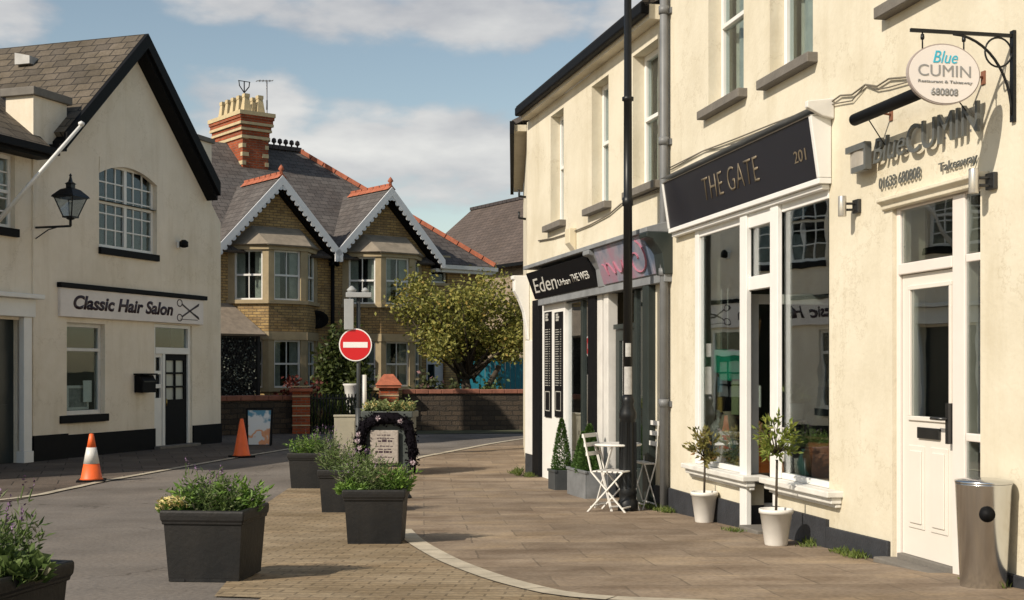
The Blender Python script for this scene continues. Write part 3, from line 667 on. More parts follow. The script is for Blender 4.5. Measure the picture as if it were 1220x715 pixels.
# ============================================================ pair of brick houses
HO = Frame(395, 36.0, 2500)
sR = HO.q(575); ZE = HO.q(400, 299)[1]; hD = 4.15
def pt(px, y): return HO.q(px, out=-y)
ZR = HO.q(358, 183, -hD)[1]; sRd = HO.q(358, out=-hD); hx = sR-sRd
smid = HO.q(391)+.15; sL = -6.2
print('house', sR, ZE, ZR, sRd, smid)
gAp = HO.q(334, 210, .3)[1]; gc1, gc2 = HO.q(333, out=.3), HO.q(463, out=.3); gw = 1.80
BAYP = .8
def bay(parent, s0, zt_, zb, ztg, zbg, ground=True):
    """two storey canted stone and brick bay"""
    s1 = s0+.8; s2 = s1+1.15; s3 = s2+.8; P = [(s0, 0), (s1, -BAYP), (s2, -BAYP), (s3, 0)]
    brk = MB(); st = MB(); wn = []
    bayo = bpy.data.objects.new('bay_window', None); C.objects.link(bayo); bayo.parent = parent
    for i in range(3):
        a = Vector(P[i]); b = Vector(P[i+1]); L_ = (b-a).length; u = (b-a).normalized(); n = Vector((u.y, -u.x))
        F = Matrix(((u.x, -n.x, 0, a.x), (u.y, -n.y, 0, a.y), (0, 0, 1, 0), (0, 0, 0, 1)))
        def put(mb, t): return t.add([F @ Vector(v) for v in mb.v], mb.f)
        jm = .17
        for (zb_, zt2) in ((zb, zt_), (zbg, ztg)):
            m = MB(); m.box(0, jm, 0, .2, zb_, zt2); m.box(L_-jm, L_, 0, .2, zb_, zt2); put(m, st)
            w = MB(); x0, x1 = jm, L_-jm; fw = .05
            w.box(x0, x0+fw, .06, .12, zb_, zt2); w.box(x1-fw, x1, .06, .12, zb_, zt2); w.box(x0+fw, x1-fw, .06, .12, zb_, zb_+fw); w.box(x0+fw, x1-fw, .06, .12, zt2-fw, zt2)
            mz = (zb_+zt2)/2; w.box(x0+fw, x1-fw, .05, .115, mz-.025, mz+.025); w.box((x0+x1)/2-.012, (x0+x1)/2+.012, .07, .11, zb_+fw, zt2-fw)
            W2 = MB(); put(w, W2); wo = W2.build('window', WHITE, bayo); g = MB().box(x0+.03, x1-.03, .085, .09, zb_+.03, zt2-.03); G2 = MB(); put(g, G2); G2.build('pane', GLASS, wo)
            c = MB(); 
            for (ca, cb2) in ((x0+.02, x0+.02+(x1-x0)*.30), (x1-.02-(x1-x0)*.30, x1-.02)): c.box(ca, cb2, .17, .18, zb_, zt2)
            c.box(x0, x1, .5, .51, zb_, zt2, 1); C2 = MB(); C2.add([F @ Vector(v) for v in c.v], c.f); C2.m = c.m[:]; C2.build('curtain', [CURT, DARK], wo)
        for (za_, zb2, pr_) in ((zt_, zt_+.14, .05), (zb-.10, zb, .07), (ztg, ztg+.22, .03), (zbg-.1, zbg, .06)):
            m = MB().box(-.02, L_+.02, -pr_, .2, za_, zb2); put(m, st)
        for (za_, zb2) in ((ztg+.22, zb-.1), (0, zbg-.1)):
            m = MB().box(0, L_, 0, .2, za_, zb2); put(m, brk)
    br = brk.build('bay_brickwork', BRICK, bayo); st.build('stone_dressing', STONE, bayo)
    r = MB(); zc = zt_+.14; A_ = [(s0-.12, -.02, zc), (s1-.08, -BAYP-.14, zc), (s2+.08, -BAYP-.14, zc), (s3+.12, -.02, zc)]; T = [(s0+.62, -.02, zc+.62), (s3-.62, -.02, zc+.62)]
    r.slab([A_[0], A_[1], T[0]], .05); r.slab([A_[1], A_[2], T[1], T[0]], .05); r.slab([A_[2], A_[3], T[1]], .05)
    r.build('bay_roof', mat('stone bay roof', (.27, .225, .17), .8, .3, 4, .3, 30), bayo)
    return bayo
def gable(parent, c, left_ok=True):
    """roofed gable on the front with a fretted white bargeboard"""
    zf = gAp; slp = (zf-ZE)/gw; yv = (zf-ZE)/((ZR-ZE)/hD)
    wm = MB().prism([(c-gw+.1, ZE), (c+gw-.1, ZE), (c, zf-.12)], -.12, .12); wm.build('gable_wall', BRICK, parent)
    r = MB(); ov = .1; 
    for s in (-1, 1):
        r.slab([(c, -.45, zf+.02), (c+s*(gw+ov), -.45, ZE-ov*slp+.02), (c+s*(gw+ov), .1, ZE-ov*slp+.02), (c, yv+.2, zf+.02)], .07)
    go = r.build('gable_roof', SLATE2, parent)
    rt = MB()
    for i in range(7): y = -.47+i*.33; rt.prism([(c-.14, zf-.07), (c, zf+.07), (c+.14, zf-.07), (c, zf)], y, y+.32); rt.box(c-.015, c+.015, y+.02, y+.3, zf+.06, zf+.12)
    rt.lathe([(.05, 0), (.04, .08), (.09, .13), (.05, .2), (0, .26)], (c, -.4, zf+.05), 8)
    rt.build('ridge_tiles', REDT, go)
    b = MB()
    for s in (-1, 1):
        xe, ze_ = c+s*(gw+ov), ZE-ov*slp; w_ = .2
        b.prism([(c, zf+.0), (xe, ze_), (xe, ze_-w_*1.2), (c, zf-w_*1.3)], -.50, -.455)
        n = 15
        for i in range(n):   # fretted lower edge
            t = (i+.5)/n; x = c+(xe-c)*t; z = zf-w_*1.28+(ze_-zf+.02)*t; rr = .075
            b.prism([(x+rr*math.cos(a*math.pi/4), z-.01+rr*math.sin(a*math.pi/4)) for a in range(8)], -.49, -.462)
    b.build('bargeboard', mat('bluish white fretwork', (.72, .72, .73), .5, .06, 3), parent)
    shade_strip = MB()  # black strips below the fretwork, painting in the bargeboard's scalloped shadow
    for s in (-1, 1):
        xe, ze_ = c+s*(gw+ov), ZE-ov*slp; shade_strip.prism([(c, zf-.28), (xe, ze_-.26), (xe, ze_-.36), (c, zf-.42)], -.3, -.121)
    shade_strip.build('soffit_or_shade', BLACK, parent)

H1 = HO.thing('brick_house', 'yellow brick semi with the ornate banded chimney stack, next to the hair salon', 'house', group=None)
H2 = HO.thing('brick_house', 'yellow brick semi with a hipped roof end, partly behind the spreading tree', 'house')
zt1 = HO.q(300, 299)[1]; zb1 = HO.q(300, 358)[1]; 
zt1, zb1 = HO.q(320, 297, BAYP)[1], HO.q(320, 357, BAYP)[1]; ztg, zbg = HO.q(340, 405, BAYP)[1], HO.q(340, 462, BAYP)[1]
bs1 = HO.q(320, out=BAYP)-.8; bs2 = HO.q(454, out=BAYP)-.8
print('bay', bs1, bs2, zt1, zb1, ztg, zbg)
def house_wall(parent, a, b, bs, ends, holes=()):
    hb = [(bs+.15, bs+2.6, zbg, zt1)]
    m = MB().wall(a, b, 0, ZE, list(hb)+list(holes), .24)
    if 'L' in ends: m.box(a, a+.24, .24, 2*hD, 0, ZE)
    if 'R' in ends: m.box(b-.24, b, .24, 2*hD, 0, ZE)
    m.box(a, b, 2*hD, 2*hD+.2, 0, ZE); m.build('wall', BRICK, parent)
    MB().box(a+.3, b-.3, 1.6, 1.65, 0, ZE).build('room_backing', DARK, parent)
sw_ = rect(HO, 513, 533, 312, 337); dw = (HO.q(508), HO.q(531), 0, HO.q(520, 424)[1]); 
house_wall(H1, sL, smid, bs1, 'L'); house_wall(H2, smid+.002, sR, bs2, 'R', [sw_, dw])
window(H2, *sw_, .1, .05, rail=None, curtain=[(sw_[0]+.05, sw_[0]+.25)], sill=(.05, .05, .09), sillm=STONE)
MB().wall(dw[0]+.03, dw[1]-.03, .0, dw[3]-.03, [(dw[0]+.12, dw[0]+.38, 1.15, 1.75)], .05, .1).build('door', mat('grey white door', (.50, .52, .55), .5), H2); MB().box(dw[0]+.12, dw[0]+.38, .12, .125, 1.15, 1.75).build('door_glass', GLASS, H2)
for h_ in (sw_, dw): pass
MB().box(sw_[0]-.1, sw_[1]+.1, -.03, .05, sw_[3]+.002, sw_[3]+.2).build('lintel', STONE, H2)
bay(H1, bs1, zt1, zb1, ztg, zbg); bay(H2, bs2, zt1, zb1, ztg, zbg)
gable(H1, gc1); gable(H2, gc2)
EV = .3; SLP = (ZR-ZE)/hD
m = MB(); m.slab([(sL-.3, -EV, ZE-EV*SLP+.05), (smid, -EV, ZE-EV*SLP+.05), (smid, hD, ZR+.05), (sL-.3, hD, ZR+.05)]); m.slab([(sL-.3, hD, ZR+.05), (smid, hD, ZR+.05), (smid, 2*hD+EV, ZE-EV*SLP+.05), (sL-.3, 2*hD+EV, ZE-EV*SLP+.05)])
r1 = m.build('roof', SLATE2, H1)
sE = sR+EV; zE_ = ZE-EV*SLP+.05; hxs = sRd
m = MB(); m.slab([(smid+.002, -EV, zE_), (sE, -EV, zE_), (hxs, hD, ZR+.05), (smid+.002, hD, ZR+.05)]); m.slab([(sE, -EV, zE_), (sE, 2*hD+EV, zE_), (hxs, hD, ZR+.05)]); m.slab([(smid+.002, hD, ZR+.05), (hxs, hD, ZR+.05), (sE, 2*hD+EV, zE_), (smid+.002, 2*hD+EV, zE_)])
r2 = m.build('roof', SLATE2, H2)
def ridge(a, b, parent, mt, n, crest=0, name='ridge_tiles'):
    a = Vector(a); b = Vector(b); m = MB()
    for i in range(n):
        p = a.lerp(b, i/n); q3 = a.lerp(b, (i+.93)/n); m.bar(p, q3, .2, .13)
        if crest: c_ = (p+q3)/2; m.lathe([(.03, 0), (.03, .08), (.09, .13), (.07, .22), (0, .26)], (c_.x, c_.y, c_.z+.04), 6)
    return m.build(name, mt, parent)
ridge((-.4, hD, ZR+.1), (smid, hD, ZR+.1), r1, mat('dark ridge tile', (.05, .04, .04), .7, .3, 5), 8, 1)
ridge((smid+.01, hD, ZR+.1), (hxs, hD, ZR+.1), r2, MATS['dark ridge tile'], 6, 1)
ridge((hxs, hD, ZR+.08), (sE, -EV, zE_+.04), r2, REDT, 16, name='hip_tiles'); ridge((hxs, hD, ZR+.08), (sE, 2*hD+EV, zE_+.04), r2, REDT, 16, name='hip_tiles')
MB().box(gc2+gw+.05, sE, -EV-.09, -EV+.0, zE_-.15, zE_-.03).box(sE, sE+.09, -EV, 2*hD, zE_-.15, zE_-.03).box(gc2+gw-.1, sE, -EV, 0, zE_-.25, zE_-.15).build('gutter', OFFW, H2)
dp = smid-.05; MB().tube([(dp, -.08, .1), (dp, -.08, ZE-.25)], .055).box(dp-.1, dp+.1, -.2, -.02, ZE-.3, ZE-.1).build('downpipe', BLACK, H1)
# chimney: red brick with cream bands and a crown of pots
cs0 = HO.q(289, out=-3.1); c0, c1, d0, d1_ = cs0, cs0+.85, 3.1, 5.0
zt_ = HO.q(289, 132, -3.1)[1]; 
ch = MB(); ch.box(c0, c1, d0, d1_, ZE+1.2, zt_-.75)
for i, (o, h) in enumerate(((.03, .2), (.07, .17), (.11, .17), (.14, .1))): ch.box(c0-o, c1+o, d0-o, d1_+o, zt_-.75+sum((.2,.17,.17,.1)[:i]), zt_-.75+sum((.2,.17,.17,.1)[:i+1]))
cho = ch.build('chimney', REDB, r1)
CB = mat('buff chimney brick', (.52, .42, .25), .8, .2, 5); qn = MB()
for i in range(9):
    z = ZE+1.7+i*.26; qn.box(c0-.012, c0+(.2 if i % 2 else .11), d0-.012, d0+(.12 if i % 2 else .24), z, z+.12); qn.box(c1-(.2 if i % 2 else .11), c1+.012, d0-.012, d0+.2, z, z+.12)
    qn.box(c0-.012, c0+.15, d1_-(.2 if i % 2 else .3), d1_+.012, z, z+.12)
for o, z, h in ((.045, zt_-.80, .08), (.085, zt_-.57, .07), (.125, zt_-.40, .08), (.165, zt_-.12, .12)): qn.box(c0-o, c1+o, d0-o, d1_+o, z, z+h)
qn.build('chimney_banding', CB, cho)
for i in range(5):
    y = d0+.18+i*.385
    for xx in ((c0+.2), (c1-.2)): MB().lathe([(.185, 0), (.17, .08), (.105, .44), (.125, .46), (.125, .56), (.06, .56)], (xx, y, zt_), 4, smooth=False, sq=0, ang=R(45)).build('chimney_pot', CB, cho)
# aerials
ax, az_ = HO.q(318, 96, -3.6); t = HO.thing('tv_aerial', 'tall thin television aerial on a mast right of the brick chimney', 'aerial', ax, ZR-.9, 3.6)
hh = az_-(ZR-.9); m = MB().tube([(0, 0, 0), (0, 0, hh)], .022, 6); m.bar((-.35, 0, hh-.06), (.2, 0, hh+.02), .02)
for i in range(5): m.bar((-.3+i*.11, -.15, hh-.05+i*.014), (-.3+i*.11, .15, hh-.05+i*.014), .014)
m.bar((0, 0, hh-.9), (0, 0, hh-.6), .04); m.build('mast', mat('grey metal', (.25, .25, .26), .5, metal=.5), t)
ax, az_ = HO.q(291, 97, -4.0); t = HO.thing('chimney_vane', 'small forked aerial on top of the brick chimney', 'aerial', ax, zt_, 4.0)
hh = az_-zt_; m = MB().tube([(0, 0, 0), (0, 0, hh)], .02, 6)
for s in (-1, 1): m.tube([(0, 0, hh-.35), (s*.16, 0, hh-.15), (s*.18, 0, hh)], .018, 6)
m.bar((-.2, 0, hh), (.2, 0, hh), .02); m.build('mast', BLACKM, t)
# porch with lattice at the foot of the left house
pa0, pzt = HO.q(262, 398, 1.0); pb0 = HO.q(309, out=1.0)
t = HO.thing('porch', 'lean to porch with a dark leafy lattice screen between the salon and the bay', 'porch')
pe0 = HO.q(318, out=.9); zr_ = HO.q(285, 368, .2)[1]; zpe = HO.q(290, 398, 1.0)[1]
MB().slab([(pa0-1, -1.15, zpe), (pb0+.12, -1.15, zpe), (pb0-.35, -.05, zr_+.15), (pa0-1, -.05, zr_+.15)], .07).build('roof', mat('stone porch roof', (.26, .21, .16), .85, .3, 6, .3, 30), t)
lt = MB(); z0_, z1_ = .75, zpe-.08
for i in range(26): x = pa0-.9+i*(pb0-pa0+.9)/25; lt.bar((x, -1.0, z0_), (min(x+.7, pb0), -1.0, z1_), .02); lt.bar((x, -1.0, z1_), (min(x+.7, pb0), -1.0, z0_), .02)
lt.box(pb0-.08, pb0, -1.05, -.95, 0, z1_); lt.box(pa0-1, pb0, -1.04, -.96, z1_-.02, z1_+.08); lt.build('lattice', mat('dark timber', (.02, .018, .016), .8), t)
MB().box(pa0-1, pb0-.1, -.93, -.9, 0, z1_).build('screen', mat('dark screen', (.012, .012, .012), .9), t)
iv = MB()
for _ in range(420): iv.leaf((random.uniform(pa0-.2, pb0-.15), -1.05+random.gauss(0, .02), random.uniform(.8, z1_)), (random.gauss(0, 1), -1.2, random.gauss(-.3, .8)), .05, .075)
iv.build('ivy', leafmat('pale ivy', (.10, .12, .09), (.30, .31, .26)), t)
dx, dzz = HO.q(379, 380, .25); t = HO.thing('satellite_dish', 'dark satellite dish on the brick wall between the two bays', 'satellite dish', dx, dzz)
MB().lathe([(0, 0), (.15, .02), (.30, .10), (.31, .11), (.30, .12), (.15, .05), (0, .03)], (0, 0, 0), 20).build('dish', BLACK, t)
ds = t.children[0]; ds.rotation_euler = (R(100), 0, R(-20)); ds.location = (0, -.1, 0); ds.scale = (1.15, .85, 1)
MB().tube([(0, -.1, 0), (0, .23, -.12)], .02, 6).tube([(0, -.12, -.2), (-.05, -.42, 0)], .012, 6).build('arm', BLACKM, t)
# ============================================================ far house, garage, garden walls
FA = Frame(627, 46.0, -300)
fz = FA.q(600, 309)[1]; fr2 = FA.q(626, 236, -3.6)[1]; a0 = FA.q(480); a1 = FA.q(700)
t = FA.thing('far_house', 'pale stone house with a long brown slate roof seen beyond the tree', 'house')
MB().wall(a0, a1, 0, fz, [], .24).box(a0, a0+.24, .24, 7.2, 0, fz).box(a1-.24, a1, .24, 7.2, 0, fz).box(a0, a1, 7.2, 7.4, 0, fz).build('wall', brickmat('pale rubble stone', (.42, .33, .24), (.32, .25, .18), (.28, .23, .17), .35, .16, .012, wob=.05, bump=.5), t)
sp_ = (fr2-fz)/3.6
m = MB().slab([(a0-.3, -.3, fz-.3*sp_), (a1, -.3, fz-.3*sp_), (a1, 3.6, fr2), (a0-.3, 3.6, fr2)]).slab([(a0-.3, 3.6, fr2), (a1, 3.6, fr2), (a1, 7.6, fz-.3*sp_), (a0-.3, 7.6, fz-.3*sp_)])
ro = m.build('roof', SLATEB, t); ridge((a0-.3, 3.6, fr2+.03), (a1, 3.6, fr2+.03), ro, MATS['dark ridge tile'], 40)
MB().box(a0, a1, -.42, -.3, fz-.36, fz-.24).build('gutter', BLACK, t)
# hills / trees line not visible; blue board fence behind the tree
FB = Frame(590, 37.0, 9000)
b0, b1 = FB.q(548), FB.q(700); bz = FB.q(590, 429)[1]
t = FB.thing('board_fence', 'bright teal blue vertical board fence behind the tree trunk', 'fence')
m = MB(); n = int((b1-b0)/.15)
for i in range(n): x = b0+i*.15; m.box(x, x+.14, random.uniform(-.008, .008), .03, 0, bz)
m.build('boards', mat('teal blue paint', (.015, .20, .28), .55, .2, 6), t); MB().box(b0, b1, -.03, .05, bz, bz+.06).box(b0, b1, .031, .08, .4, .5).build('rail', MATS['teal blue paint'], t)
def low_wall(A, Bp, h, name, label, cat='wall', cope=COPE, th=.3, m=STONEW, coping=.12):
    d = (Vector(Bp)-Vector(A)); L_ = d.length; rz = math.atan2(d.y, d.x)
    t = thing(name, label, cat, (A[0], A[1], 0), rz)
    MB().box(0, L_, 0, th, 0, h-coping).build('wall', m, t)
    c = MB(); n = max(2, int(L_/.32))
    for i in range(n): c.box(i*L_/n+.003, (i+1)*L_/n-.003, -.05, th+.05, h-coping+.002, h+random.uniform(-.012, .012))
    c.build('coping', cope, t, .012, 1); return t
def at(px, Y): return ((px-HX)/FX*Y, Y)
low_wall(at(480, 32.6), at(720, 33.4), 1.08, 'garden_wall', 'long dark stone garden wall with red coping under the tree')
low_wall(at(252, 30.2), at(352, 31.4), .95, 'garden_wall', 'short garden wall with red coping between the salon and the brick gate pier')
def pier(px, Y, w, h, label, hip):
    t = thing('gate_pier', label, 'gate pier', (*at(px, Y), 0), R(8))
    MB().box(-w/2, w/2, -w/2, w/2, 0, h).build('shaft', REDB, t)
    c = MB().box(-w/2-.07, w/2+.07, -w/2-.07, w/2+.07, h, h+.07)
    if hip: c.add([(-w/2-.1,-w/2-.1,h+.072),(w/2+.1,-w/2-.1,h+.072),(w/2+.1,w/2+.1,h+.072),(-w/2-.1,w/2+.1,h+.072),(-.12,0,h+.36),(.12,0,h+.36)], [(0,3,2,1),(0,1,5,4),(1,2,5),(2,3,4,5),(3,0,4)])
    c.build('cap', REDT, t, .01)
    b = MB()
    for i in range(5): b.box(-w/2-.012, w/2+.012, -w/2-.012, -w/2, .2+i*.24, .23+i*.24)
    b.build('banding', CB, t)
pier(359, 31.3, .42, 1.05, 'red brick gate pier with flat cap beside the railings', False)
pier(463, 32.4, .48, 1.12, 'brick gate pier with pyramid cap of red tiles above the flower stand', True)
MB_ = MB()
# privet behind the flat pier: dark red shrub
def bush(name, label, c, r, n, lm, lw=.09, ll=.13, cat='shrub', trunk=True, seedv=1, group=None):
    rnd = random.Random(seedv); t = thing(name, label, cat, (c[0], c[1], gz(c[1])), 0, group)
    m = MB()
    cl = [(rnd.gauss(0, .45)*r[0], rnd.gauss(0, .45)*r[1], r[2]*(.95+rnd.gauss(0, .35))) for _ in range(26)]
    for _ in range(n):
        k = rnd.choice(cl); p = Vector((k[0]+rnd.gauss(0, .18)*r[0], k[1]+rnd.gauss(0, .18)*r[1], max(.03, k[2]+rnd.gauss(0, .18)*r[2]))); m.leaf(p, (rnd.gauss(0, 1), rnd.gauss(0, 1), rnd.gauss(.3, .8)), lw, ll)
    m.build('foliage', lm, t)
    s = MB()
    for k in cl[:9]: s.tube([(0, 0, 0), (k[0]*.5, k[1]*.5, k[2]*.6), k], [.02, .014, .004], 5)
    s.build('stem', mat('bark', (.06, .045, .03), .9, .3, 8), t); return t
bush('red_shrub', 'dark red leaved shrub behind the flat capped gate pier', (at(352, 33)), (.65, .4, .75), 900, leafmat('dark red leaf', (.06, .012, .01), (.14, .03, .02)), seedv=3)
bush('garden_bush', 'large green bush growing in front of the right bay behind the no entry sign', (at(408, 33.6)), (.75, .5, 1.5), 2600, leafmat('garden leaf', (.03, .05, .012), (.10, .12, .03)), .11, .16, seedv=4)
bush('rose_bush', 'bush dotted with pink flowers behind the garden wall', (at(508, 34)), (.7, .4, .75), 900, leafmat('rose leaf', (.04, .055, .02), (.10, .11, .04), (.42, .22, .24)), seedv=5)
bush('garden_bush', 'low light green bush at the foot of the tree behind the garden wall', (at(585, 34.2)), (.6, .4, .62), 800, leafmat('light garden leaf', (.07, .11, .03), (.16, .20, .07)), seedv=6)
# railings
t = thing('railings', 'dark garden railings with green shoots between the brick gate piers', 'railings', (*at(370, 31.6), 0), R(9)); m = MB(); Lr = at(452, 32.2)[0]-at(370, 31.6)[0]
for i in range(22): x = i*Lr/21; m.tube([(x, 0, .02), (x, 0, .98)], .014, 6); 
m.box(0, Lr, -.02, .02, .85, .89).box(0, Lr, -.02, .02, .12, .16); m.build('bars', BLACKM, t)
g = MB()
for _ in range(500): x = random.uniform(0, Lr); g.leaf((x, .15+random.gauss(0, .08), random.uniform(.1, .8)), (random.gauss(0, .3), random.gauss(0, .3), 1), .05, .22)
gr = g.build('hedge_shoots', leafmat('hedge leaf', (.05, .08, .02), (.16, .19, .06))); gr.location = t.location; gr.rotation_euler = t.rotation_euler
tag(gr, 'row of upright green shoots growing behind the dark railings', 'plant')
# white urn on a plinth
t = thing('garden_urn', 'tall white garden urn behind the railings under the no entry sign', 'urn', (*at(419, 33.2), 0))
MB().box(-.16, .16, -.16, .16, 0, .35).lathe([(.08, .352), (.07, .42), (.14, .55), (.17, .85), (.20, 1.15), (.24, 1.2), (.22, 1.22)], (0, 0, 0), 14).build('urn', OFFW, t)
# utility cabinet
p = gp(411, 541); t = thing('utility_cabinet', 'plain beige grey street cabinet left of the flower stand', 'cabinet', p, R(8)); CBM = mat('cabinet beige', (.36, .33, .25), .6, .12, 5)
MB().box(-.2, .2, -.14, .14, 0, .70).build('body', CBM, t, .012); MB().box(-.215, .215, -.155, .155, .702, .74).build('lid', CBM, t, .01); MB().box(-.17, .17, -.147, -.141, .06, .64).box(.10, .13, -.155, -.147, .32, .40).build('door', CBM, t)
# A-board with splashes of colour
p = gp(309, 531); t = thing('poster_board', 'white poster board with blue and orange splashes leaning behind the far traffic cone', 'sign board', p, R(6))
im = brickmat('x', (1,1,1), (1,1,1), (1,1,1), 1, 1, .1) if False else None
def poster(name):
    m = bpy.data.materials.new(name); m.use_nodes = True; nt = m.node_tree; N = nt.nodes; L = nt.links; b = N['Principled BSDF']; b.inputs['Roughness'].default_value = .4
    tc = N.new('ShaderNodeTexCoord'); n = N.new('ShaderNodeTexNoise'); n.inputs['Scale'].default_value = 5; L.new(tc.outputs['Object'], n.inputs['Vector'])
    s = N.new('ShaderNodeSeparateXYZ'); L.new(tc.outputs['Object'], s.inputs[0]); a = N.new('ShaderNodeMath'); a.operation = 'MULTIPLY_ADD'; a.inputs[1].default_value = .8; L.new(s.outputs['Z'], a.inputs[0]); h_ = N.new('ShaderNodeMath'); h_.operation = 'MULTIPLY'; h_.inputs[1].default_value = .8; L.new(n.outputs['Fac'], h_.inputs[0]); L.new(h_.outputs[0], a.inputs[2])
    r = N.new('ShaderNodeValToRGB'); L.new(a.outputs[0], r.inputs['Fac']); e = r.color_ramp.elements; e[0].position = .50; e[0].color = (.55, .55, .55, 1); e[1].position = .96; e[1].color = (.06, .22, .34, 1)
    for ps, c in ((.54, (.6, .22, .08)), (.61, (.6, .3, .14)), (.66, (.62, .62, .62)), (.88, (.62, .64, .66))): q = e.new(ps); q.color = (*c, 1)
    L.new(r.outputs['Color'], b.inputs['Base Color']); return m
P1 = MB().add([(-.21,-.12,.03),(.21,-.12,.03),(.24,.02,.74),(-.24,.02,.74),(-.21,-.10,.03),(.21,-.10,.03),(.24,.04,.74),(-.24,.04,.74)], [(0,1,2,3),(7,6,5,4),(0,4,5,1),(1,5,6,2),(2,6,7,3),(3,7,4,0)]).build('panel', poster('poster print'), t)
MB().bar((-.24, -.12, 0), (-.27, .02, .77), .03).bar((.24, -.12, 0), (.27, .02, .77), .03).bar((-.27, .02, .77), (.27, .02, .77), .03).bar((-.23, .2, 0), (-.26, .04, .75), .03).bar((.23, .2, 0), (.26, .04, .75), .03).build('frame', BLACK, t)

# ============================================================ tree beyond the wall
def tree(name, label, pos, crown, n, lm, rnd):
    t = thing(name, label, 'tree', pos)
    tr = MB(); br = []
    cz = crown[2]
    base = [(0, 0, 0), (.05, 0, .7), (-.05, .05, 1.3)]
    tr.tube(base, [.20, .15, .13], 9)
    tr.tube([(.1, .1, 0), (.45, 0, .9), (.9, 0, 1.7)], [.12, .09, .07], 7)
    for i in range(30):
        a = rnd.uniform(0, 2*math.pi); rr = rnd.random()**.5; h = rnd.uniform(-.55, .95)
        e = Vector((crown[0]*rr*math.cos(a)*math.sqrt(max(.12, 1-h*h*.75)), crown[1]*rr*math.sin(a)*math.sqrt(max(.12, 1-h*h*.75)), cz+crown[3]*h))
        s = Vector((rnd.gauss(0, .1), 0, rnd.uniform(1.2, 1.5))); mid = s.lerp(e, .5)+Vector((0, 0, rnd.uniform(-.15, .2)))
        tr.tube([s, mid, e], [.05, .03, .008], 5); br.append((s, mid, e))
    tr.build('trunk', MATS['bark'], t)
    m = MB()
    cl = []
    for s, mid, e in br:
        for k in (.5, .7, .85, 1, 1): cl.append((mid.lerp(e, k*2-1) if k > .5 else mid)+Vector((rnd.gauss(0, .16), rnd.gauss(0, .16), rnd.gauss(0, .13))))
    for _ in range(n):
        c = rnd.choice(cl); p = c+Vector((rnd.gauss(0, .19), rnd.gauss(0, .19), rnd.gauss(0, .15)))
        if p.z < 1.72+abs(rnd.gauss(0, .12)): continue
        m.leaf(p, (rnd.gauss(0, 1), rnd.gauss(0, 1), rnd.gauss(-.2, .7)), .075, .125)
    m.build('crown', lm, t); return t
OLIVE = leafmat('olive autumn leaf', (.13, .145, .03), (.33, .31, .075), (.40, .29, .08))
x, y = at(556, 34.6); tree('street_tree', 'low spreading tree with olive yellow leaves behind the garden wall', (x, y, 0), (2.2, 1.5, 2.95, 1.12), 12500, OLIVE, random.Random(11))

# ============================================================ no entry sign and lamp stub
p = gp(427, 546); t = thing('no_entry_sign', 'round red no entry sign with a white bar on a dark post', 'road sign', p, R(4))
s_ = p.y/FX; zc = (546-411)*s_; rad = 19.5*s_; zt2 = (546-352)*s_
MB().tube([(0, 0, 0), (0, 0, zt2)], .035, 10).tube([(0, 0, 0), (0, 0, .9)], .055, 10).build('post', mat('dark grey post', (.035, .04, .042), .5), t)
PL = mat('sign red', (.58, .010, .014), .35); PW = mat('sign white face', (.80, .78, .76), .35)
d = MB()
def disc(mb, r, y0, y1, mi=0, cx=0, cz=0, seg=36): return mb.prism([(cx+r*math.cos(2*math.pi*i/seg), cz+r*math.sin(2*math.pi*i/seg)) for i in range(seg)], y0, y1, 'y', mi)
disc(d, rad, -.065, -.05, 0, -.05, zc); disc(d, rad*.93, -.068, -.065, 1, -.05, zc); d.box(-.05-rad*.74, -.05+rad*.74, -.071, -.068, zc-rad*.17, zc+rad*.17, 0); d.build('disc', [PW, PL], t)
MB().box(-.08, .05, -.05, .04, zc+.1, zc+.14).box(-.08, .05, -.05, .04, zc-.14, zc-.1).build('clamp', mat('grey metal', (1,1,1)), t)
MB().box(-.25, -.08, -.10, -.05, zt2-.62, zt2-.07).build('side_plate', mat('pale grey box', (.33, .34, .34), .5, .1, 5), t, .01)
MB().box(-.22, .24, -.1, .06, zt2-.04, zt2+.05).lathe([(.07, 0), (.09, .05), (.02, .12)], (-.12, 0, zt2+.05), 10).lathe([(.05, 0), (.07, .04), (.02, .09)], (.12, 0, zt2+.05), 10).build('lamp_head', MATS['pale grey box'], t, .01)
MB().tube([(.1, .05, 1.5), (.1, .05, .62)], .045, 8).build('pale_sleeve', OFFW, t)

# ============================================================ traffic cones
CO = mat('cone orange', (.80, .13, .025), .5, .15, 6); CW = mat('cone white sleeve', (.66, .64, .60), .4, .1, 8)
def cone(px, py, h, label, white):
    p = gp(px, py); t = thing('traffic_cone', label, 'traffic cone', p, R(random.uniform(0, 40)), 'traffic cones beside the left kerb')
    MB().box(-.19, .19, -.19, .19, .0, .035).build('base', BLACK, t, .01)
    r0, r1 = .150, .030; f = lambda z: r0+(r1-r0)*(z-.035)/(h-.035)
    if white:
        z1, z2 = .38*h, .72*h
        MB().lathe([(.165, .035), (f(.05), .055), (f(z1), z1)], seg=24).lathe([(f(z2), z2), (f(h), h), (.015, h+.005)], seg=24).build('body', CO, t)
        MB().lathe([(f(z1)+.003, z1), (f(z2)+.003, z2)], seg=24).build('reflective_sleeve', CW, t)
    else: MB().lathe([(.165, .035), (f(.05), .055), (f(h), h), (.015, h+.005)], seg=24).build('body', CO, t)
cone(109, 574, .68, 'orange traffic cone with white band by the road edge facing the salon window', True)
cone(288, 545, .70, 'plain orange traffic cone with no white band beyond the salon door', False)

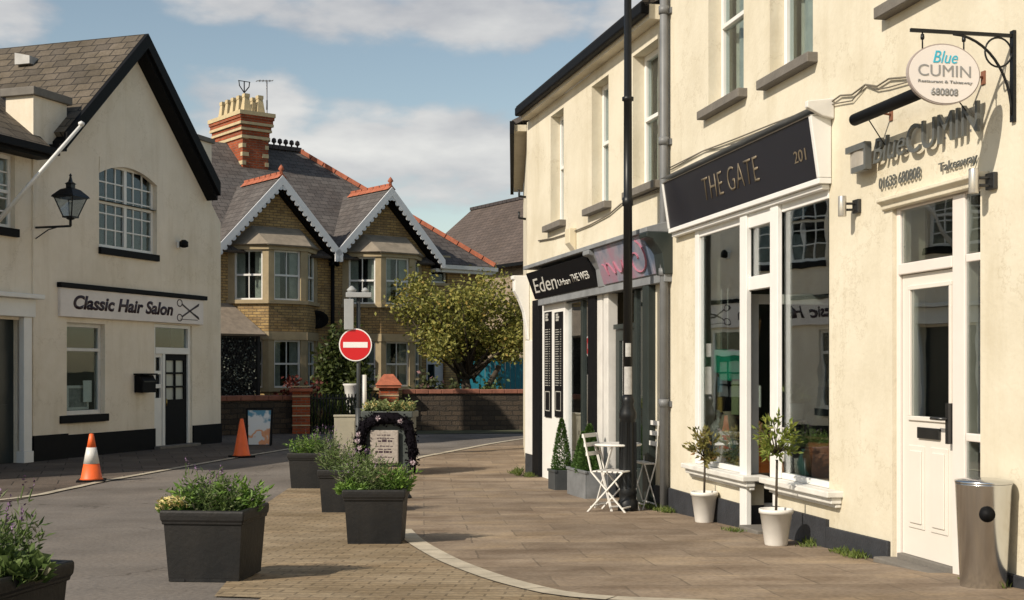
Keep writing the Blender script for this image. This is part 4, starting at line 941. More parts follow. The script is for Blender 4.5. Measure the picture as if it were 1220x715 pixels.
# ============================================================ planters on the paving
TUB = mat('charcoal planter plastic', (.010, .0105, .0115), .55, .25, 2.2, .15, 30, spec=.25, col2=(.022, .020, .018), stain=.3); SOIL = mat('soil', (.03, .022, .015), .95, .4, 20)
LG = leafmat('lavender leaf', (.06, .10, .025), (.16, .22, .07), (.22, .20, .15)); LG2 = leafmat('bright leaf', (.08, .17, .025), (.20, .31, .06)); LD = leafmat('dark leaf', (.012, .03, .012), (.05, .08, .03))
PURP = mat('purple petal', (.16, .09, .17), .6); YEL = mat('pale yellow petal', (.62, .52, .22), .6, .3, 20); PINKP = mat('pink petal', (.50, .22, .26), .6)
def planter(px, py, wpx, hpx, rot, label, plants, seedv, pos=None, w=None, h=None):
    rnd = random.Random(seedv); p = pos or gp(px, py); s = p.y/FX; W_ = w or wpx*s; H_ = h or hpx*s
    t = thing('planter', label, 'planter', Vector((p.x, p.y+W_*.5, p.z)), R(rot), 'charcoal planters along the paving')
    b = W_*.5; 
    m = MB(); sq = math.sqrt(2)*0+1
    def ring(r, z): return [(-r, -r, z), (r, -r, z), (r, r, z), (-r, r, z)]
    def stack(mb, prof):
        vs = []; 
        for r, z in prof: vs += ring(r, z)
        fs = [(i*4+k, i*4+(k+1) % 4, (i+1)*4+(k+1) % 4, (i+1)*4+k) for i in range(len(prof)-1) for k in range(4)]
        mb.add(vs, fs)
        mb.f.append([len(mb.v)-len(vs)+3-k for k in range(4)]); mb.m.append(0); mb.sm.append(False)
    stack(m, [(b*.835, .0), (b*.835, .05*H_), (b*.84, .05*H_), (b*.92, .80*H_), (b*.86, .80*H_), (b*.80, .6*H_)])
    m.build('tub', TUB, t, .014, 3)
    r = MB(); stack(r, [(b*.925, .80*H_), (b*.96, .80*H_), (b*.965, .84*H_), (b*.99, .87*H_), (b*1.0, .93*H_), (b*1.0, .99*H_), (b*.97, H_), (b*.85, H_), (b*.83, .97*H_), (b*.83, .86*H_)])
    r.build('rim', TUB, t, .012, 3)
    MB().box(-b*.83, b*.83, -b*.83, b*.83, .84*H_, .90*H_).build('soil', SOIL, t)
    ft = MB()
    for sx in (-1, 1): ft.box(sx*b*.83, sx*b*.45, -b*.85, -b*.5, -.0, .04*H_)
    ft.build('feet', TUB, t)
    z0 = .9*H_; 
    fo = MB(); fo2 = MB(); fl = MB()
    for (cx, cy, rx, hh, n, kind) in plants:
        cx *= b; cy *= b; rx *= b
        for _ in range(n):
            a = rnd.uniform(0, 6.28); q = rnd.random()**.5; x = cx+rx*q*math.cos(a); y = cy+rx*.7*q*math.sin(a)
            lean = Vector(((x-cx)/max(rx, .01)*.45+rnd.gauss(0, .13), (y-cy)/max(rx, .01)*.45+rnd.gauss(0, .13), 1)).normalized(); L_ = hh*rnd.uniform(.5, 1.05)*(1.1-.4*q)
            e = Vector((x, y, z0))+lean*L_
            tgt = fo2 if kind in ('bright', 'yellow') else fo
            nseg = 7
            for k in range(nseg):
                pp = Vector((x, y, z0)).lerp(e, (k+rnd.random())/nseg)
                tgt.leaf(pp, (rnd.gauss(0, .8)+lean.x, rnd.gauss(0, .8)+lean.y, rnd.uniform(.1, 1.1)), {'lav': .012, 'tall': .012, 'bright': .02, 'dark': .045, 'yellow': .02}.get(kind, .015), {'lav': .055, 'tall': .05, 'bright': .06, 'dark': .075, 'yellow': .05}.get(kind, .05))
            if kind in ('lav', 'tall') and rnd.random() < (.10 if kind == 'lav' else .45):
                tip = e+lean*.05
                fo.bar(e, tip, .004)
                for k in range(4): fl.leaf(tip+lean*(.012*k), (rnd.gauss(0, 1), rnd.gauss(0, 1), .8), .011, .016, 0)
            if kind == 'yellow':
                for k in range(5): fl.leaf(e+Vector((rnd.gauss(0, .012), rnd.gauss(0, .012), rnd.gauss(0, .01))), (rnd.gauss(0, 1), rnd.gauss(0, 1), .6), .03, .035, 1)
            if kind == 'pink' and rnd.random() < .4:
                for k in range(4): fl.leaf(e, (rnd.gauss(0, 1), rnd.gauss(0, 1), .6), .02, .025, 2)
    if fo.v: fo.build('foliage', LD if plants[0][5] == 'dark' else LG, t)
    if fo2.v: fo2.build('foliage', LG2, t)
    if fl.v: fl.build('flowers', [PURP, YEL, PINKP], t)
    return t
planter(245, 695, 104, 86, -6, 'planter with green lavender and pale yellow flowers spilling over one corner',
        [(-.05, .1, .75, .25, 110, 'lav'), (-.2, .2, .5, .31, 40, 'lav'), (-.75, .2, .25, .33, 10, 'tall'), (-.85, -.55, .3, .10, 30, 'yellow'), (.5, .1, .45, .24, 55, 'bright'), (.0, -.3, .5, .17, 60, 'lav'), (-.45, -.2, .35, .22, 30, 'bright')], 21)
planter(445, 650, 76, 66, 0, 'front planter in the middle of the paving, square on, with mixed green plants',
        [(-.1, .1, .85, .32, 120, 'lav'), (.65, -.1, .35, .25, 50, 'bright'), (-.75, -.5, .35, .11, 40, 'bright'), (-.55, .2, .5, .38, 50, 'lav'), (-.6, .4, .4, .45, 14, 'tall')], 22)
planter(408, 612, 58, 52, -3, 'second planter in the row, mostly hidden behind the front middle planter',
        [(0, 0, .95, .36, 120, 'lav'), (-.4, 0, .5, .42, 40, 'tall')], 23)
planter(369, 583, 52, 43, -4, 'farthest planter beside the asphalt road with feathery green and mauve plants',
        [(-.35, 0, .6, .30, 70, 'bright'), (.3, 0, .8, .34, 110, 'lav'), (.6, 0, .5, .4, 20, 'tall')], 24)
p0 = Vector((-2.10, 4.55, gz(4.9)))
planter(0, 0, 0, 0, -12, 'planter cropped by the lower left corner with tall purple flowers and dark leaves', [(-.1, .1, .8, .30, 150, 'lav'), (.0, .2, .7, .36, 60, 'tall'), (.75, -.1, .35, .10, 70, 'dark'), (-.2, -.3, .6, .22, 100, 'bright')], 25, pos=p0, w=.58, h=.40)

# ============================================================ flower stand with notice
p = gp(461, 566); t = thing('flower_stand', 'dark flower stand topped with yellow flowers, black drape and pale pompoms round a notice', 'planter stand', p, R(-5))
s = p.y/FX; w = 29*s; h = 76*s
MB().box(-w, w, 0, .5, .12, h-.02).box(-w-.03, w+.03, -.03, .53, h-.10, h+.0).build('trough', mat('grey green trough', (.05, .06, .055), .6, .2, 5), t, .015)
st = MB()
for sx in (-1, 1):
    for yy in (.03, .47): st.tube([(sx*(w-.03), yy, 0), (sx*(w-.03), yy, h-.1)], .028, 8)
st.build('leg', BLACKM, t)
MB().box(-w+.12, w-.18, -.07, -.035, .18, .68).build('notice', brickmat('printed notice', (.46, .41, .37), (.40, .35, .32), (.46, .41, .37), .9, .9, .001, bump=.05), t, .02)
nt_ = [c for c in t.children if c.name.startswith('notice')][0]
pr_n = MB(); rn = random.Random(12); z_n = .60
while z_n > .24:
    big_ = rn.random() < .35; hh2 = .040 if big_ else .018; x_n = -w+.12+.07+rn.random()*.06
    while x_n < w-.30:
        l_n = rn.uniform(.03, .09); pr_n.box(x_n, x_n+l_n*.8, -.0715, -.0705, z_n, z_n+hh2*rn.uniform(.5, 1)); x_n += l_n
    z_n -= hh2+.030
pr_n.build('print', INK, t)
rn = random.Random(5); dr_ = MB()
arc = [(-w-.02, .12), (-w-.03, .45), (-w+.02, .74), (-w*.4, .86), (w*.4, .86), (w-.04, .76), (w+.03, .45), (w+.03, .15)]
for (xa_, za_), (xb_, zb_) in zip(arc, arc[1:]):
    for _ in range(170):
        q = rn.random(); dr_.leaf((xa_+(xb_-xa_)*q+rn.gauss(0, .045), -.07+rn.gauss(0, .035), za_+(zb_-za_)*q+rn.gauss(0, .045)), (rn.gauss(0, 1), rn.gauss(-.4, .6), rn.gauss(0, 1)), .035, .05)
dr_.tube([(xa_, -.05, za_) for xa_, za_ in arc], [.05, .075, .085, .09, .09, .085, .075, .05], 8); dr_.build('drape', mat('black tulle', (.006, .005, .007), .9, spec=.05), t)
for (x, z) in ((-w-.04, .62), (-w-.02, .42), (-w*.3, .86), (w*.62, .82), (w+.05, .2), (-w-.06, .52)):
    pm_ = MB()
    for _ in range(60): pm_.leaf((x, -.13, z), (rn.gauss(0, 1), rn.gauss(0, 1), rn.gauss(0, 1)), .02, .048)
    pm_.build('pompom', mat('pale pink tulle', (.66, .55, .58), .7), t)
fl = MB(); 
for _ in range(1500): fl.leaf((rn.uniform(-w, w), rn.uniform(0, .5), h+abs(rn.gauss(0, .06))), (rn.gauss(0, 1), rn.gauss(-.3, 1), rn.gauss(.4, .7)), .035, .06, 0)
fl.build('foliage', leafmat('stand foliage', (.10, .14, .05), (.24, .28, .11), (.40, .38, .2)), t)
f2 = MB()
for _ in range(34):
    c = Vector((rn.uniform(-w, w), rn.uniform(-.03, .3), h+rn.uniform(.02, .13)))
    for k in range(8): f2.leaf(c, (rn.gauss(0, 1), rn.gauss(-.5, 1), rn.gauss(.4, .8)), .03, .04)
f2.build('flowers', YEL, t)
# thin black post in front
p = gp(486, 594); t = thing('short_post', 'short thin black post between the front middle planter and the flower stand', 'post', p)
MB().tube([(0, 0, 0), (0, 0, .42)], .022, 8).lathe([(.04, 0), (.05, .02), (.03, .05)], (0, 0, 0), 10).build('post', BLACKM, t)
# ============================================================ right side: cream corner building with The Gate and Blue Cumin
GA = Frame(1060, 8.78, 310)
gx0 = GA.q(789); gx1 = GA.q(1060)+3.6; ZT = 7.4
GB = GA.thing('cream_shop_building', 'cream rendered building on the right holding the black fascia shop and the white restaurant door', 'building')
def prc(F, px0, px1, pb, ptop):
    """pb/ptop = (px,py) of a point on the bottom / top edge"""
    a, b = F.q(px0), F.q(px1); return (a, b, F.q(*pb)[1], F.q(*ptop)[1] if ptop else None)
zw1 = GA.q(886, 107)[1]; zw2 = GA.q(968, 65)[1]
wa = (GA.q(844), GA.q(886), zw1, zw1+1.75); wb = (GA.q(917), GA.q(968.5), zw2, zw2+1.75); wc = (GA.q(1062), GA.q(1150), GA.q(1064, 8)[1]+.02, GA.q(1064, 8)[1]+1.7)
zs1 = GA.q(849, 556)[1]; zs2 = GA.q(960, 576)[1]
zg = GA.q(985, 222)[1]
s1_ = (GA.q(830), GA.q(883), zs1, zg); s2_ = (GA.q(930), GA.q(988), zs2, zg)
gd = (GA.q(896), GA.q(915.5), 0, zg)
bd = (GA.q(1063), GA.q(1168), 0, GA.q(1115, 228)[1])
print('GA', gx0, gx1, wa, wb, s1_, s2_, gd, bd)
sh_h = (s1_[0], s2_[1], 0, zg)
MB().wall(gx0, gx1, 0, ZT, [wa, wb, wc, sh_h, bd], .25).box(gx0, gx0+.25, .25, 8, 0, ZT).box(gx1-.25, gx1, .25, 8, 0, ZT).box(gx0, gx1, 8, 8.2, 0, ZT).build('wall', CREAM, GB)
MB().slab([(gx0-.1, -.4, ZT-.1), (gx1+.2, -.4, ZT-.1), (gx1+.2, 4, ZT+2.2), (gx0-.1, 4, ZT+2.2)]).slab([(gx0-.1, 4, ZT+2.2), (gx1+.2, 4, ZT+2.2), (gx1+.2, 8.4, ZT-.1), (gx0-.1, 8.4, ZT-.1)]).build('roof', SLATE2, GB)
for w_ in (wa, wb, wc):
    window(GB, w_[0], w_[1], w_[2], w_[3], .13, .055, rail=w_[2]+.80, sill=(.09, .09, .085), curtain=[(w_[0]+.05, w_[0]+.05+(w_[1]-w_[0])*.42)], depth=.07)
# plinth
def plinth(a, b): MB().box(a, b, -.03, -.001, 0, .30+.0).build('plinth', PLINTH, GB, .008)
pzt = GA.q(1045, 641)[1]; pzt2 = GA.q(830, 590)[1]
pl = MB()
for a, b in ((gx0, s1_[0]-.0), (s2_[1]+.0, bd[0]-.02), (bd[1]+.02, gx1)):
    n = 4
    za, zb_ = [pzt2+(pzt-pzt2)*max(0, min(1.15, (v-GA.q(830))/(GA.q(1045)-GA.q(830)))) for v in (a, b)]
    pl.prism([(a, 0), (b, 0), (b, zb_), (a, za)], -.03, -.001)
pl.build('plinth', PLINTH, GB, .006)
# shopfront joinery under the fascia
def stall(nm, a, b, zs):
    # stall riser: cream panel over a dark base, moulded sill on top
    zq = gz(GA.w((a+b)/2).y)
    MB().box(a, b, .0, .16, zq+.24, zs-.10).build('stall_riser', CREAM, GB); MB().box(a-.0, b+.0, -.03, .161, 0, zq+.24).build('plinth', PLINTH, GB)
so_ = .13
xa1, xb1 = GA.q(812, out=.12), GA.q(886, out=.12); xa2, xb2 = GA.q(905, out=.12), GA.q(990, out=.10)
stall('a', s1_[0], GA.q(884, out=.05), zs1); stall('b', GA.q(916, out=.05), s2_[1], zs2)
for a, b, zs in ((xa1, xb1, zs1), (xa2, xb2, zs2)):
    MB().box(a, b, -.13, .12, zs-.05, zs-.002).box(a+.02, b-.02, -.09, -.001, zs-.10, zs-.052).box(a+.03, b-.03, -.05, -.001, zs-.13, zs-.102).build('shop_sill', mat('sill white', (.70, .68, .63), .5, .2, 5), GB, .008)
j = MB()
x = s1_[0]; j.box(x, x+.10, -.02, .05, zs1, zg-.002)                      # outer jamb
pl0, pl1, pr0, pr1 = GA.q(881, out=.05), GA.q(889, out=.05), GA.q(917, out=.05), GA.q(926, out=.05)
j.box(pl0, pl1, -.05, .0, gz(13), zg-.002)                # post between window and door, runs to the ground
j.box(pr0, pr1, -.05, -.005, zs2, zg-.002)
j.box(pr0+.01, pr0+.06, -.03, .05, gz(10), zs2-.11)
ztr = GA.q(905, 338)[1]; j.box(pl1, pr0, -.03, .04, ztr-.05, ztr+.07)
j.box(pl1, pr0, -.03, .04, zg-.16, zg-.002)
for a, b, zs in ((s1_[0]+.10, pl0, zs1), (pr1, s2_[1], zs2)):
    j.box(a, b, -.01, .05, zs, zs+.05); j.box(a, b, -.01, .05, zg-.10, zg-.002)
j.box(s2_[1]-.035, s2_[1]-.001, .03, .14, zs2, zg-.002)
sf = j.build('shopfront', WHITE, GB, .006)
MB().box(s1_[0]+.10, pl0, .01, .016, zs1+.05, zg-.1).build('shop_window', SHOPG, sf); MB().box(pr1, s2_[1]-.035, .01, .016, zs2+.05, zg-.1).build('shop_window', SHOPG, sf)
MB().box(pl1, pr0, .01, .016, ztr+.07, zg-.16).build('shop_window', SHOPG, sf)
# open door leaf swung inwards and the room behind
dz0_, dz1_ = gz(11)+.06, ztr-.07; dl = MB().box(gd[0]-.22, gd[0]-.18, .06, .14, dz0_, dz1_).box(gd[0]-.22, gd[0]-.18, .84, .92, dz0_, dz1_).box(gd[0]-.22, gd[0]-.18, .14, .84, dz1_-.09, dz1_).box(gd[0]-.22, gd[0]-.18, .14, .84, dz0_, dz0_+.15); dl = dl.build('shop_door', WHITE, GB, .006); MB().box(gd[0]-.202, gd[0]-.197, .14, .84, dz0_+.15, dz1_-.09).build('door_glass', SHOPG, dl)
MB().box(gd[0]-.02, gd[1]+.04, -.12, .2, 0, gz(GA.w(gd[0]).y)+.05).build('doorstep', GREYSILL, GB, .01)
fl_z = gz(11)+.05; ra, rb_ = gx0+.3, GA.q(1035); rz_ = zg+.25
rm = MB(); T_ = .05
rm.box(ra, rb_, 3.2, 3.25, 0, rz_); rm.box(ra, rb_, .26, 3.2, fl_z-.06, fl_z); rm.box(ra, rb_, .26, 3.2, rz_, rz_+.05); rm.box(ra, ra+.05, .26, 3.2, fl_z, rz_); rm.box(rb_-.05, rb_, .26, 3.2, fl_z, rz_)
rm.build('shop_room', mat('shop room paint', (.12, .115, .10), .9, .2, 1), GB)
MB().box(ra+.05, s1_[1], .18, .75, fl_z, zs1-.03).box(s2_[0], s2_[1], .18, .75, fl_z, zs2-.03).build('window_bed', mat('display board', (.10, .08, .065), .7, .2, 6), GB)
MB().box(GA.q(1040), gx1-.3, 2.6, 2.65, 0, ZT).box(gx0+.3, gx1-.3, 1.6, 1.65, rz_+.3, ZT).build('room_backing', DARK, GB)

# black sloping fascia THE GATE
o1, o2 = .165, .095
xA, zA1 = GA.q(792, 212, o1); xB, zB1 = GA.q(966, 146, o1); xC, zC1 = GA.q(797, 269, o2); xD, zD1 = GA.q(972, 219, o2)
zt_g, zb_g = (zA1+zB1)/2, (zC1+zD1)/2; fx0, fx1 = (xA+xC)/2, (xB+xD)/2
print('gate', xA, xC, xB, xD, zA1, zB1, zC1, zD1)
t = GA.thing('shop_fascia', 'black sloping shop fascia reading THE GATE in thin bronze capitals', 'shop sign', fx0, zb_g); fw_, fh = fx1-fx0, zt_g-zb_g
MB().prism([(-o2, .0), (-o1, fh), (-o1+.05, fh), (-o2+.05, 0)], 0, fw_, 'x').build('board', mat('black sign panel', (.014, .014, .020), .33, .1, 4), t)
MB().prism([(-o2-.012, -.045), (-o2-.012, -.002), (-.003, -.002), (-.003, -.045)], -.02, fw_+.05, 'x').prism([(-o1-.02, fh+.002), (-.003, fh+.05), (-.003, fh+.002)], -.03, fw_+.05, 'x').build('trim', WHITE, t, .004)
MB().prism([(-o1-.03, fh+.052), (-.003, fh+.095), (-.003, fh+.054)], -.04, fw_+.03, 'x').build('lead_capping', LEAD, t)
MB().prism([(-o2-.01, 0), (-o1-.01, fh), (-.003, fh), (-.003, 0)], fw_+.002, fw_+.05, 'x').prism([(-o2-.01, 0), (-o1-.01, fh), (-.003, fh), (-.003, 0)], -.05, -.002, 'x').build('end_cheek', WHITE, t, .006)
MB().prism([(-o1-.06, fh+.05), (-o1-.06, fh+.10), (-.003, fh+.13), (-.003, fh-.03), (-.1, fh-.01)], fw_+.052, fw_+.10, 'x').build('corbel', OFFW, t, .008)
MB().box(-.02, fw_+.02, -.07, -.002, -.085, -.047).build('lower_beam', WHITE, t, .006)
tilt = math.atan2(o1-o2, fh)
BRZ = mat('bronze lettering', (.21, .17, .115), .4, .1, 5, metal=.3)
def onsl(f): return -o2-(o1-o2)*f-.003
xt0 = GA.q(838, out=.13)-fx0; xt1 = GA.q(904, out=.13)-fx0
text('lettering', 'THE GATE', BRZ, t, (xt0, onsl(.30), fh*.30), xt1-xt0, fh*.46, .004, 0, -.012, tilt, 1.08)
xt0 = GA.q(946, out=.13)-fx0; xt1 = GA.q(960, out=.13)-fx0
text('small_lettering', '201', BRZ, t, (xt0, onsl(.35), fh*.35), xt1-xt0, fh*.2, .003, 0, 0, tilt)

# things on show in the gate shop window
def show(name, label, cat, px, py, dep, group=None):
    if px not in (908, 909, 1163, 903): dep = .07+dep*.45
    x, z = GA.q(px, py, -dep); t = GA.thing(name, label, cat, x, z, dep, group)
    if name not in ('display_shelf', 'side_table', 'glass_shelf_stand', 'crate_table', 'green_notice', 'door_notice'): t.scale = (1.25,)*3
    return t
GRN = mat('emerald cloth', (.02, .50, .30), .6, .2, 6); ORG = mat('orange crate paint', (.50, .13, .03), .6, .3, 8); CER = mat('glazed ceramic', (.52, .50, .46), .3, .3, 8); WOOD = mat('brown wood', (.16, .085, .04), .6, .4, 8); TEAL = mat('teal ceramic', (.08, .20, .19), .3, .3, 6)
t = show('hanging_banner', 'emerald green hanging bags high in the left shop window', 'bag', 862, 449, .35)
MB().box(-.19, .0, -.04, .04, .03, .22).box(.03, .26, -.05, .05, -.03, .20).build('bag', GRN, t, .01); MB().tube([(-.05, 0, .22), (-.05, 0, .7)], .004).tube([(.09, 0, .2), (.09, 0, .7)], .004).build('string', WHITE, t)
MB().box(-.085, -.01, -.022, -.02, .02, .046).build('hem', WHITE, t)
t = show('display_ladder', 'brown wooden display ladder inside the left shop window', 'ladder', 870, 552, .55); m = MB(); m.bar((-.13, 0, 0), (-.06, .2, 1.15), .035).bar((.17, 0, 0), (.1, .2, 1.15), .035)
for i in range(5): m.bar((-.12+i*.014, .03+i*.04, .12+i*.22), (.16-i*.014, .03+i*.04, .12+i*.22), .03)
m.build('frame', WOOD, t)
t = show('tea_towel', 'pale green towel hung in the left shop window beside the door post', 'towel', 876, 494, .3); MB().box(-.07, .07, -.006, .006, 0, .26).build('cloth', mat('pale green cloth', (.38, .44, .22), .8, .2, 9), t); MB().box(-.09, .09, -.01, .01, .26, .275).build('rail', WOOD, t)
def vase(label, px, py, dep, prof, m, sc=1., name='vase'):
    t = show(name, label, 'vase', px, py, dep); MB().lathe([(r*sc, z*sc) for r, z in prof], seg=18).build('vessel', m, t); return t
VP1 = [(.05, 0), (.08, .04), (.10, .14), (.07, .22), (.05, .25), (.06, .27), (.045, .27)]; VP2 = [(.06, 0), (.075, .1), (.085, .2), (.08, .2)]; VP3 = [(.04, 0), (.10, .06), (.09, .12), (.03, .18), (.03, .26), (.04, .27)]
vase('patterned grey white jug low in the left shop window', 864, 553, .22, VP2, CER, 1.3, 'jug')
vase('cream bowl shaped vase halfway up the left shop window', 852, 492, .4, VP1, mat('cream ceramic', (.5, .42, .30), .4, .2, 8), .9)
t = show('display_shelf', 'wooden shelf halfway up inside the left shop window', 'shelf', 852, 494, .5); MB().box(-.5, .5, -.1, .1, -.03, -.005).bar((-.45, 0, -.03), (-.45, 0, -.95), .03).bar((.45, 0, -.03), (.45, 0, -.95), .03).build('shelf', WOOD, t)
vase('small teal pot low in the left shop window', 851, 549, .3, VP1, TEAL, .8)
vase('tall dark bottle in the left shop window', 843, 545, .55, VP3, WOOD, 1.5)
t = show('orange_crate', 'orange slatted crate standing just inside the open shop doorway', 'crate', 908, 566, .42); m = MB()
for i in range(3): m.box(-.17, .17, -.10, -.085, i*.085, i*.085+.078).box(-.17, .17, .085, .1, i*.085, i*.085+.078)
m.box(-.17, -.155, -.08, .08, 0, .25).box(.155, .17, -.08, .08, 0, .25).box(-.16, .16, -.08, .08, 0, .012); m.build('crate', ORG, t)
zc_ = t.location.z; t2 = GA.thing('crate_table', 'dark navy table carrying the orange crate in the shop doorway', 'table', GA.q(908, out=-.42), fl_z, .42)
MB().box(-.22, .22, -.16, .16, zc_-fl_z-.035, zc_-fl_z-.003).box(-.2, -.16, -.14, -.1, 0, zc_-fl_z-.036).box(.16, .2, -.14, -.1, 0, zc_-fl_z-.036).box(-.2, -.16, .1, .14, 0, zc_-fl_z-.036).box(.16, .2, .1, .14, 0, zc_-fl_z-.036).box(-.16, .16, -.13, -.12, .05, zc_-fl_z-.04).build('table', mat('navy paint', (.012, .016, .04), .5), t2)
t = show('cut_flowers', 'dried orange and cream flowers standing in the orange crate', 'flowers', 909, 540, .42); m = MB(); rn = random.Random(8)
for _ in range(150): m.leaf((rn.gauss(0, .07), rn.gauss(0, .04), abs(rn.gauss(.05, .08))), (rn.gauss(0, .6), rn.gauss(0, .6), 1), .025, .07)
m.build('bloom', leafmat('dried bloom', (.45, .20, .08), (.60, .42, .22), (.55, .50, .42)), t)
t = show('door_notice', 'small white notice hanging on the open shop door', 'notice', 903, 485, .22); MB().box(-.05, .06, -.006, .006, -.0, .2).build('sheet', WHITE, t)
t = show('potted_plant', 'small plant in a white pot inside the right shop window', 'pot plant', 949, 500, .35); MB().lathe([(.04, 0), (.055, .11), (.05, .11)], seg=14).build('pot', WHITE, t); m = MB()
for _ in range(120): m.leaf((rn.gauss(0, .035), rn.gauss(0, .035), .11+abs(rn.gauss(0, .05))), (rn.gauss(0, .6), rn.gauss(0, .6), 1), .03, .06)
m.build('foliage', LG, t)
t2 = show('glass_shelf_stand', 'thin white pedestal under the small plant in the right shop window', 'stand', 949, 500, .35); zz = t2.location.z-zs2; MB().box(-.08, .08, -.08, .08, -.02, -.002).box(-.015, .015, -.015, .015, -zz, -.022).box(-.07, .07, -.07, .07, -zz, -zz+.02).build('stand', mat('grey metal', (1, 1, 1)), t2)
vase('round dark green bowl low in the right shop window', 962, 569, .2, VP1, TEAL, .7, 'bowl')
vase('terracotta jar in the right corner of the right shop window', 982, 572, .22, VP2, mat('terracotta jar', (.42, .14, .06), .6, .2, 8), 1.2, 'jar')
vase('dark bust shaped vase with white top in the right shop window', 981, 520, .3, VP3, BLACKM, 1.2)
t = show('side_table', 'small dark table under the dark vase in the right shop window', 'table', 981, 520, .3); zz = t.location.z-zs2; MB().box(-.13, .13, -.1, .1, -.02, -.002).bar((-.1, 0, -.02), (-.1, 0, -zz+.0), .02).bar((.1, 0, -.02), (.1, 0, -zz+.0), .02).build('table', WOOD, t)
t = show('low_basket', 'brown wicker basket low in the right shop window', 'basket', 944, 566, .35); MB().lathe([(.09, 0), (.12, .10), (.11, .10), (.08, .02)], seg=16).build('basket', WOOD, t)

for i, (px, py, prof, mt, sc_2, lab) in enumerate((
    (872, 556, VP1, TEAL, .8, 'second teal pot beside the patterned jug in the left shop window'),
    (846, 520, VP2, WOOD, .9, 'small brown pot on the lower shelf of the left shop window'),
    (857, 521, VP3, CER, .8, 'slim pale bottle on the lower shelf of the left shop window'),
    (868, 523, VP1, MATS['cream ceramic'], .8, 'round cream pot on the lower shelf of the left shop window'),
    (953, 570, VP2, CER, .7, 'small pale cup low in the right shop window'),
    (972, 566, VP1, WOOD, .9, 'round brown pot behind the terracotta jar in the right shop window'),
    (938, 560, VP3, CER, 1.1, 'slim pale bottle at the door side of the right shop window'))): vase(lab, px, py, .3, prof, mt, sc_2)
t = show('display_shelf', 'lower wooden shelf inside the left shop window', 'shelf', 857, 523, .42); MB().box(-.5, .42, -.09, .09, -.03, -.005).bar((-.45, 0, -.03), (-.45, 0, -.33), .03).bar((.38, 0, -.03), (.38, 0, -.33), .03).build('shelf', WOOD, t)
t = show('greeting_cards', 'spread of small coloured cards pinned in the left shop window', 'cards', 852, 470, .3); CM = [mat('card %s' % n_, c_, .6) for n_, c_ in (('cream', (.55, .5, .4)), ('rose', (.45, .2, .2)), ('sky', (.2, .35, .45)), ('ochre', (.5, .35, .1)))]
for r_ in range(4):
    for c_2 in range(3): MB().box(c_2*.13-.2, c_2*.13-.11, -.004, .004, r_*.16-.3, r_*.16-.18).build('card', CM[(r_*3+c_2*2) % 4], t)
# ============================================================ restaurant door set
a, b, c, dtop = bd; fz0 = gz(GA.w((a+b)/2).y); xm0, xm1 = GA.q(1131), GA.q(1147); zt1_ = GA.q(1098, 317)[1]
zsd = GA.q(1158, 306)[1]; zsr = GA.q(1158, 522)[1]
j = MB(); fy0, fy1 = .03, .12
j.box(a, a+.05, fy0, fy1, fz0, dtop); j.box(b-.02, b, fy0, fy1, fz0, dtop); j.box(xm0, xm1-.015, fy0-.01, fy1, fz0, dtop-.05); j.box(a+.05, b-.035, fy0, fy1, dtop-.06, dtop)
j.box(a+.05, xm0, fy0-.015, fy1, zt1_-.035, zt1_+.04); j.box(xm1, b-.035, fy0-.01, fy1, zsd-.025, zsd+.025); j.box(xm1, b-.035, fy0-.01, fy1, zsr-.025, zsr+.025); j.box(xm1, b-.035, fy0, fy1, fz0, fz0+.08)
ds_ = j.build('door_frame', PINKW, GB, .006)
MB().box(a+.05, xm0, .045, .051, zt1_+.04, dtop-.06).build('pane', SHOPG, ds_); MB().box(xm1-.015, b-.02, .036, .042, fz0+.08, dtop-.06).build('pane', SHOPG, ds_)
d0_, d1_2, dz0, dz1 = a+.055, xm0-.005, fz0+.05, zt1_-.04; dw_ = d1_2-d0_
zg0, zg1 = GA.q(1100, 497)[1], GA.q(1100, 343)[1]; 
gl_ = (GA.q(1078), GA.q(1124), zg0, zg1)
dm = MB().wall(d0_, d1_2, dz0, dz1, [gl_], .05, .05)
for k in (0, 1):   # glazing bead
    dm.box(gl_[0]-.03, gl_[1]+.03, .035, .05, (gl_[2]-.03, gl_[3])[k], (gl_[2], gl_[3]+.03)[k])
dm.box(gl_[0]-.03, gl_[0], .035, .05, gl_[2], gl_[3]).box(gl_[1], gl_[1]+.03, .035, .05, gl_[2], gl_[3])
p0z, p1z = GA.q(1085, 630)[1], GA.q(1085, 531)[1]
for (u, v) in ((d0_+.09, d0_+dw_*.44), (d0_+dw_*.56, d1_2-.09)):
    dm.box(u, v, .042, .05, p0z, p1z); dm.box(u+.03, v-.03, .032, .042, p0z+.035, p1z-.035)
dr_o = dm.build('door', DOORW, GB, .006)
MB().box(gl_[0], gl_[1], .052, .058, gl_[2], gl_[3]).build('door_glass', SHOPG, dr_o)
lb0, lbz = GA.q(1087, 522); lb1 = GA.q(1113)
MB().box(lb0, lb1, .032, .05, lbz, lbz+.075).build('letterbox', mat('dark chrome', (.07, .07, .07), .35, .2, 8, metal=.8), dr_o, .004)
hx_, hz_ = GA.q(1130.5, 505); hx_ = xm0-.024; m = MB().box(hx_-.018, hx_+.018, -.004, .05, hz_-.13, hz_+.13).tube([(hx_, .02, hz_+.03), (hx_, -.045, hz_+.03), (hx_-.12, -.045, hz_+.03)], .011)
m.build('door_handle', MATS['dark chrome'], dr_o); MB().box(d0_-.01, d1_2+.01, .01, .14, fz0+.0, fz0+.048).build('threshold', GREYSILL, GB, .005)
MB().box(a-.05, b+.04, -.12, .15, 0, fz0+.012).build('doorstep', GREYSILL, GB, .01)
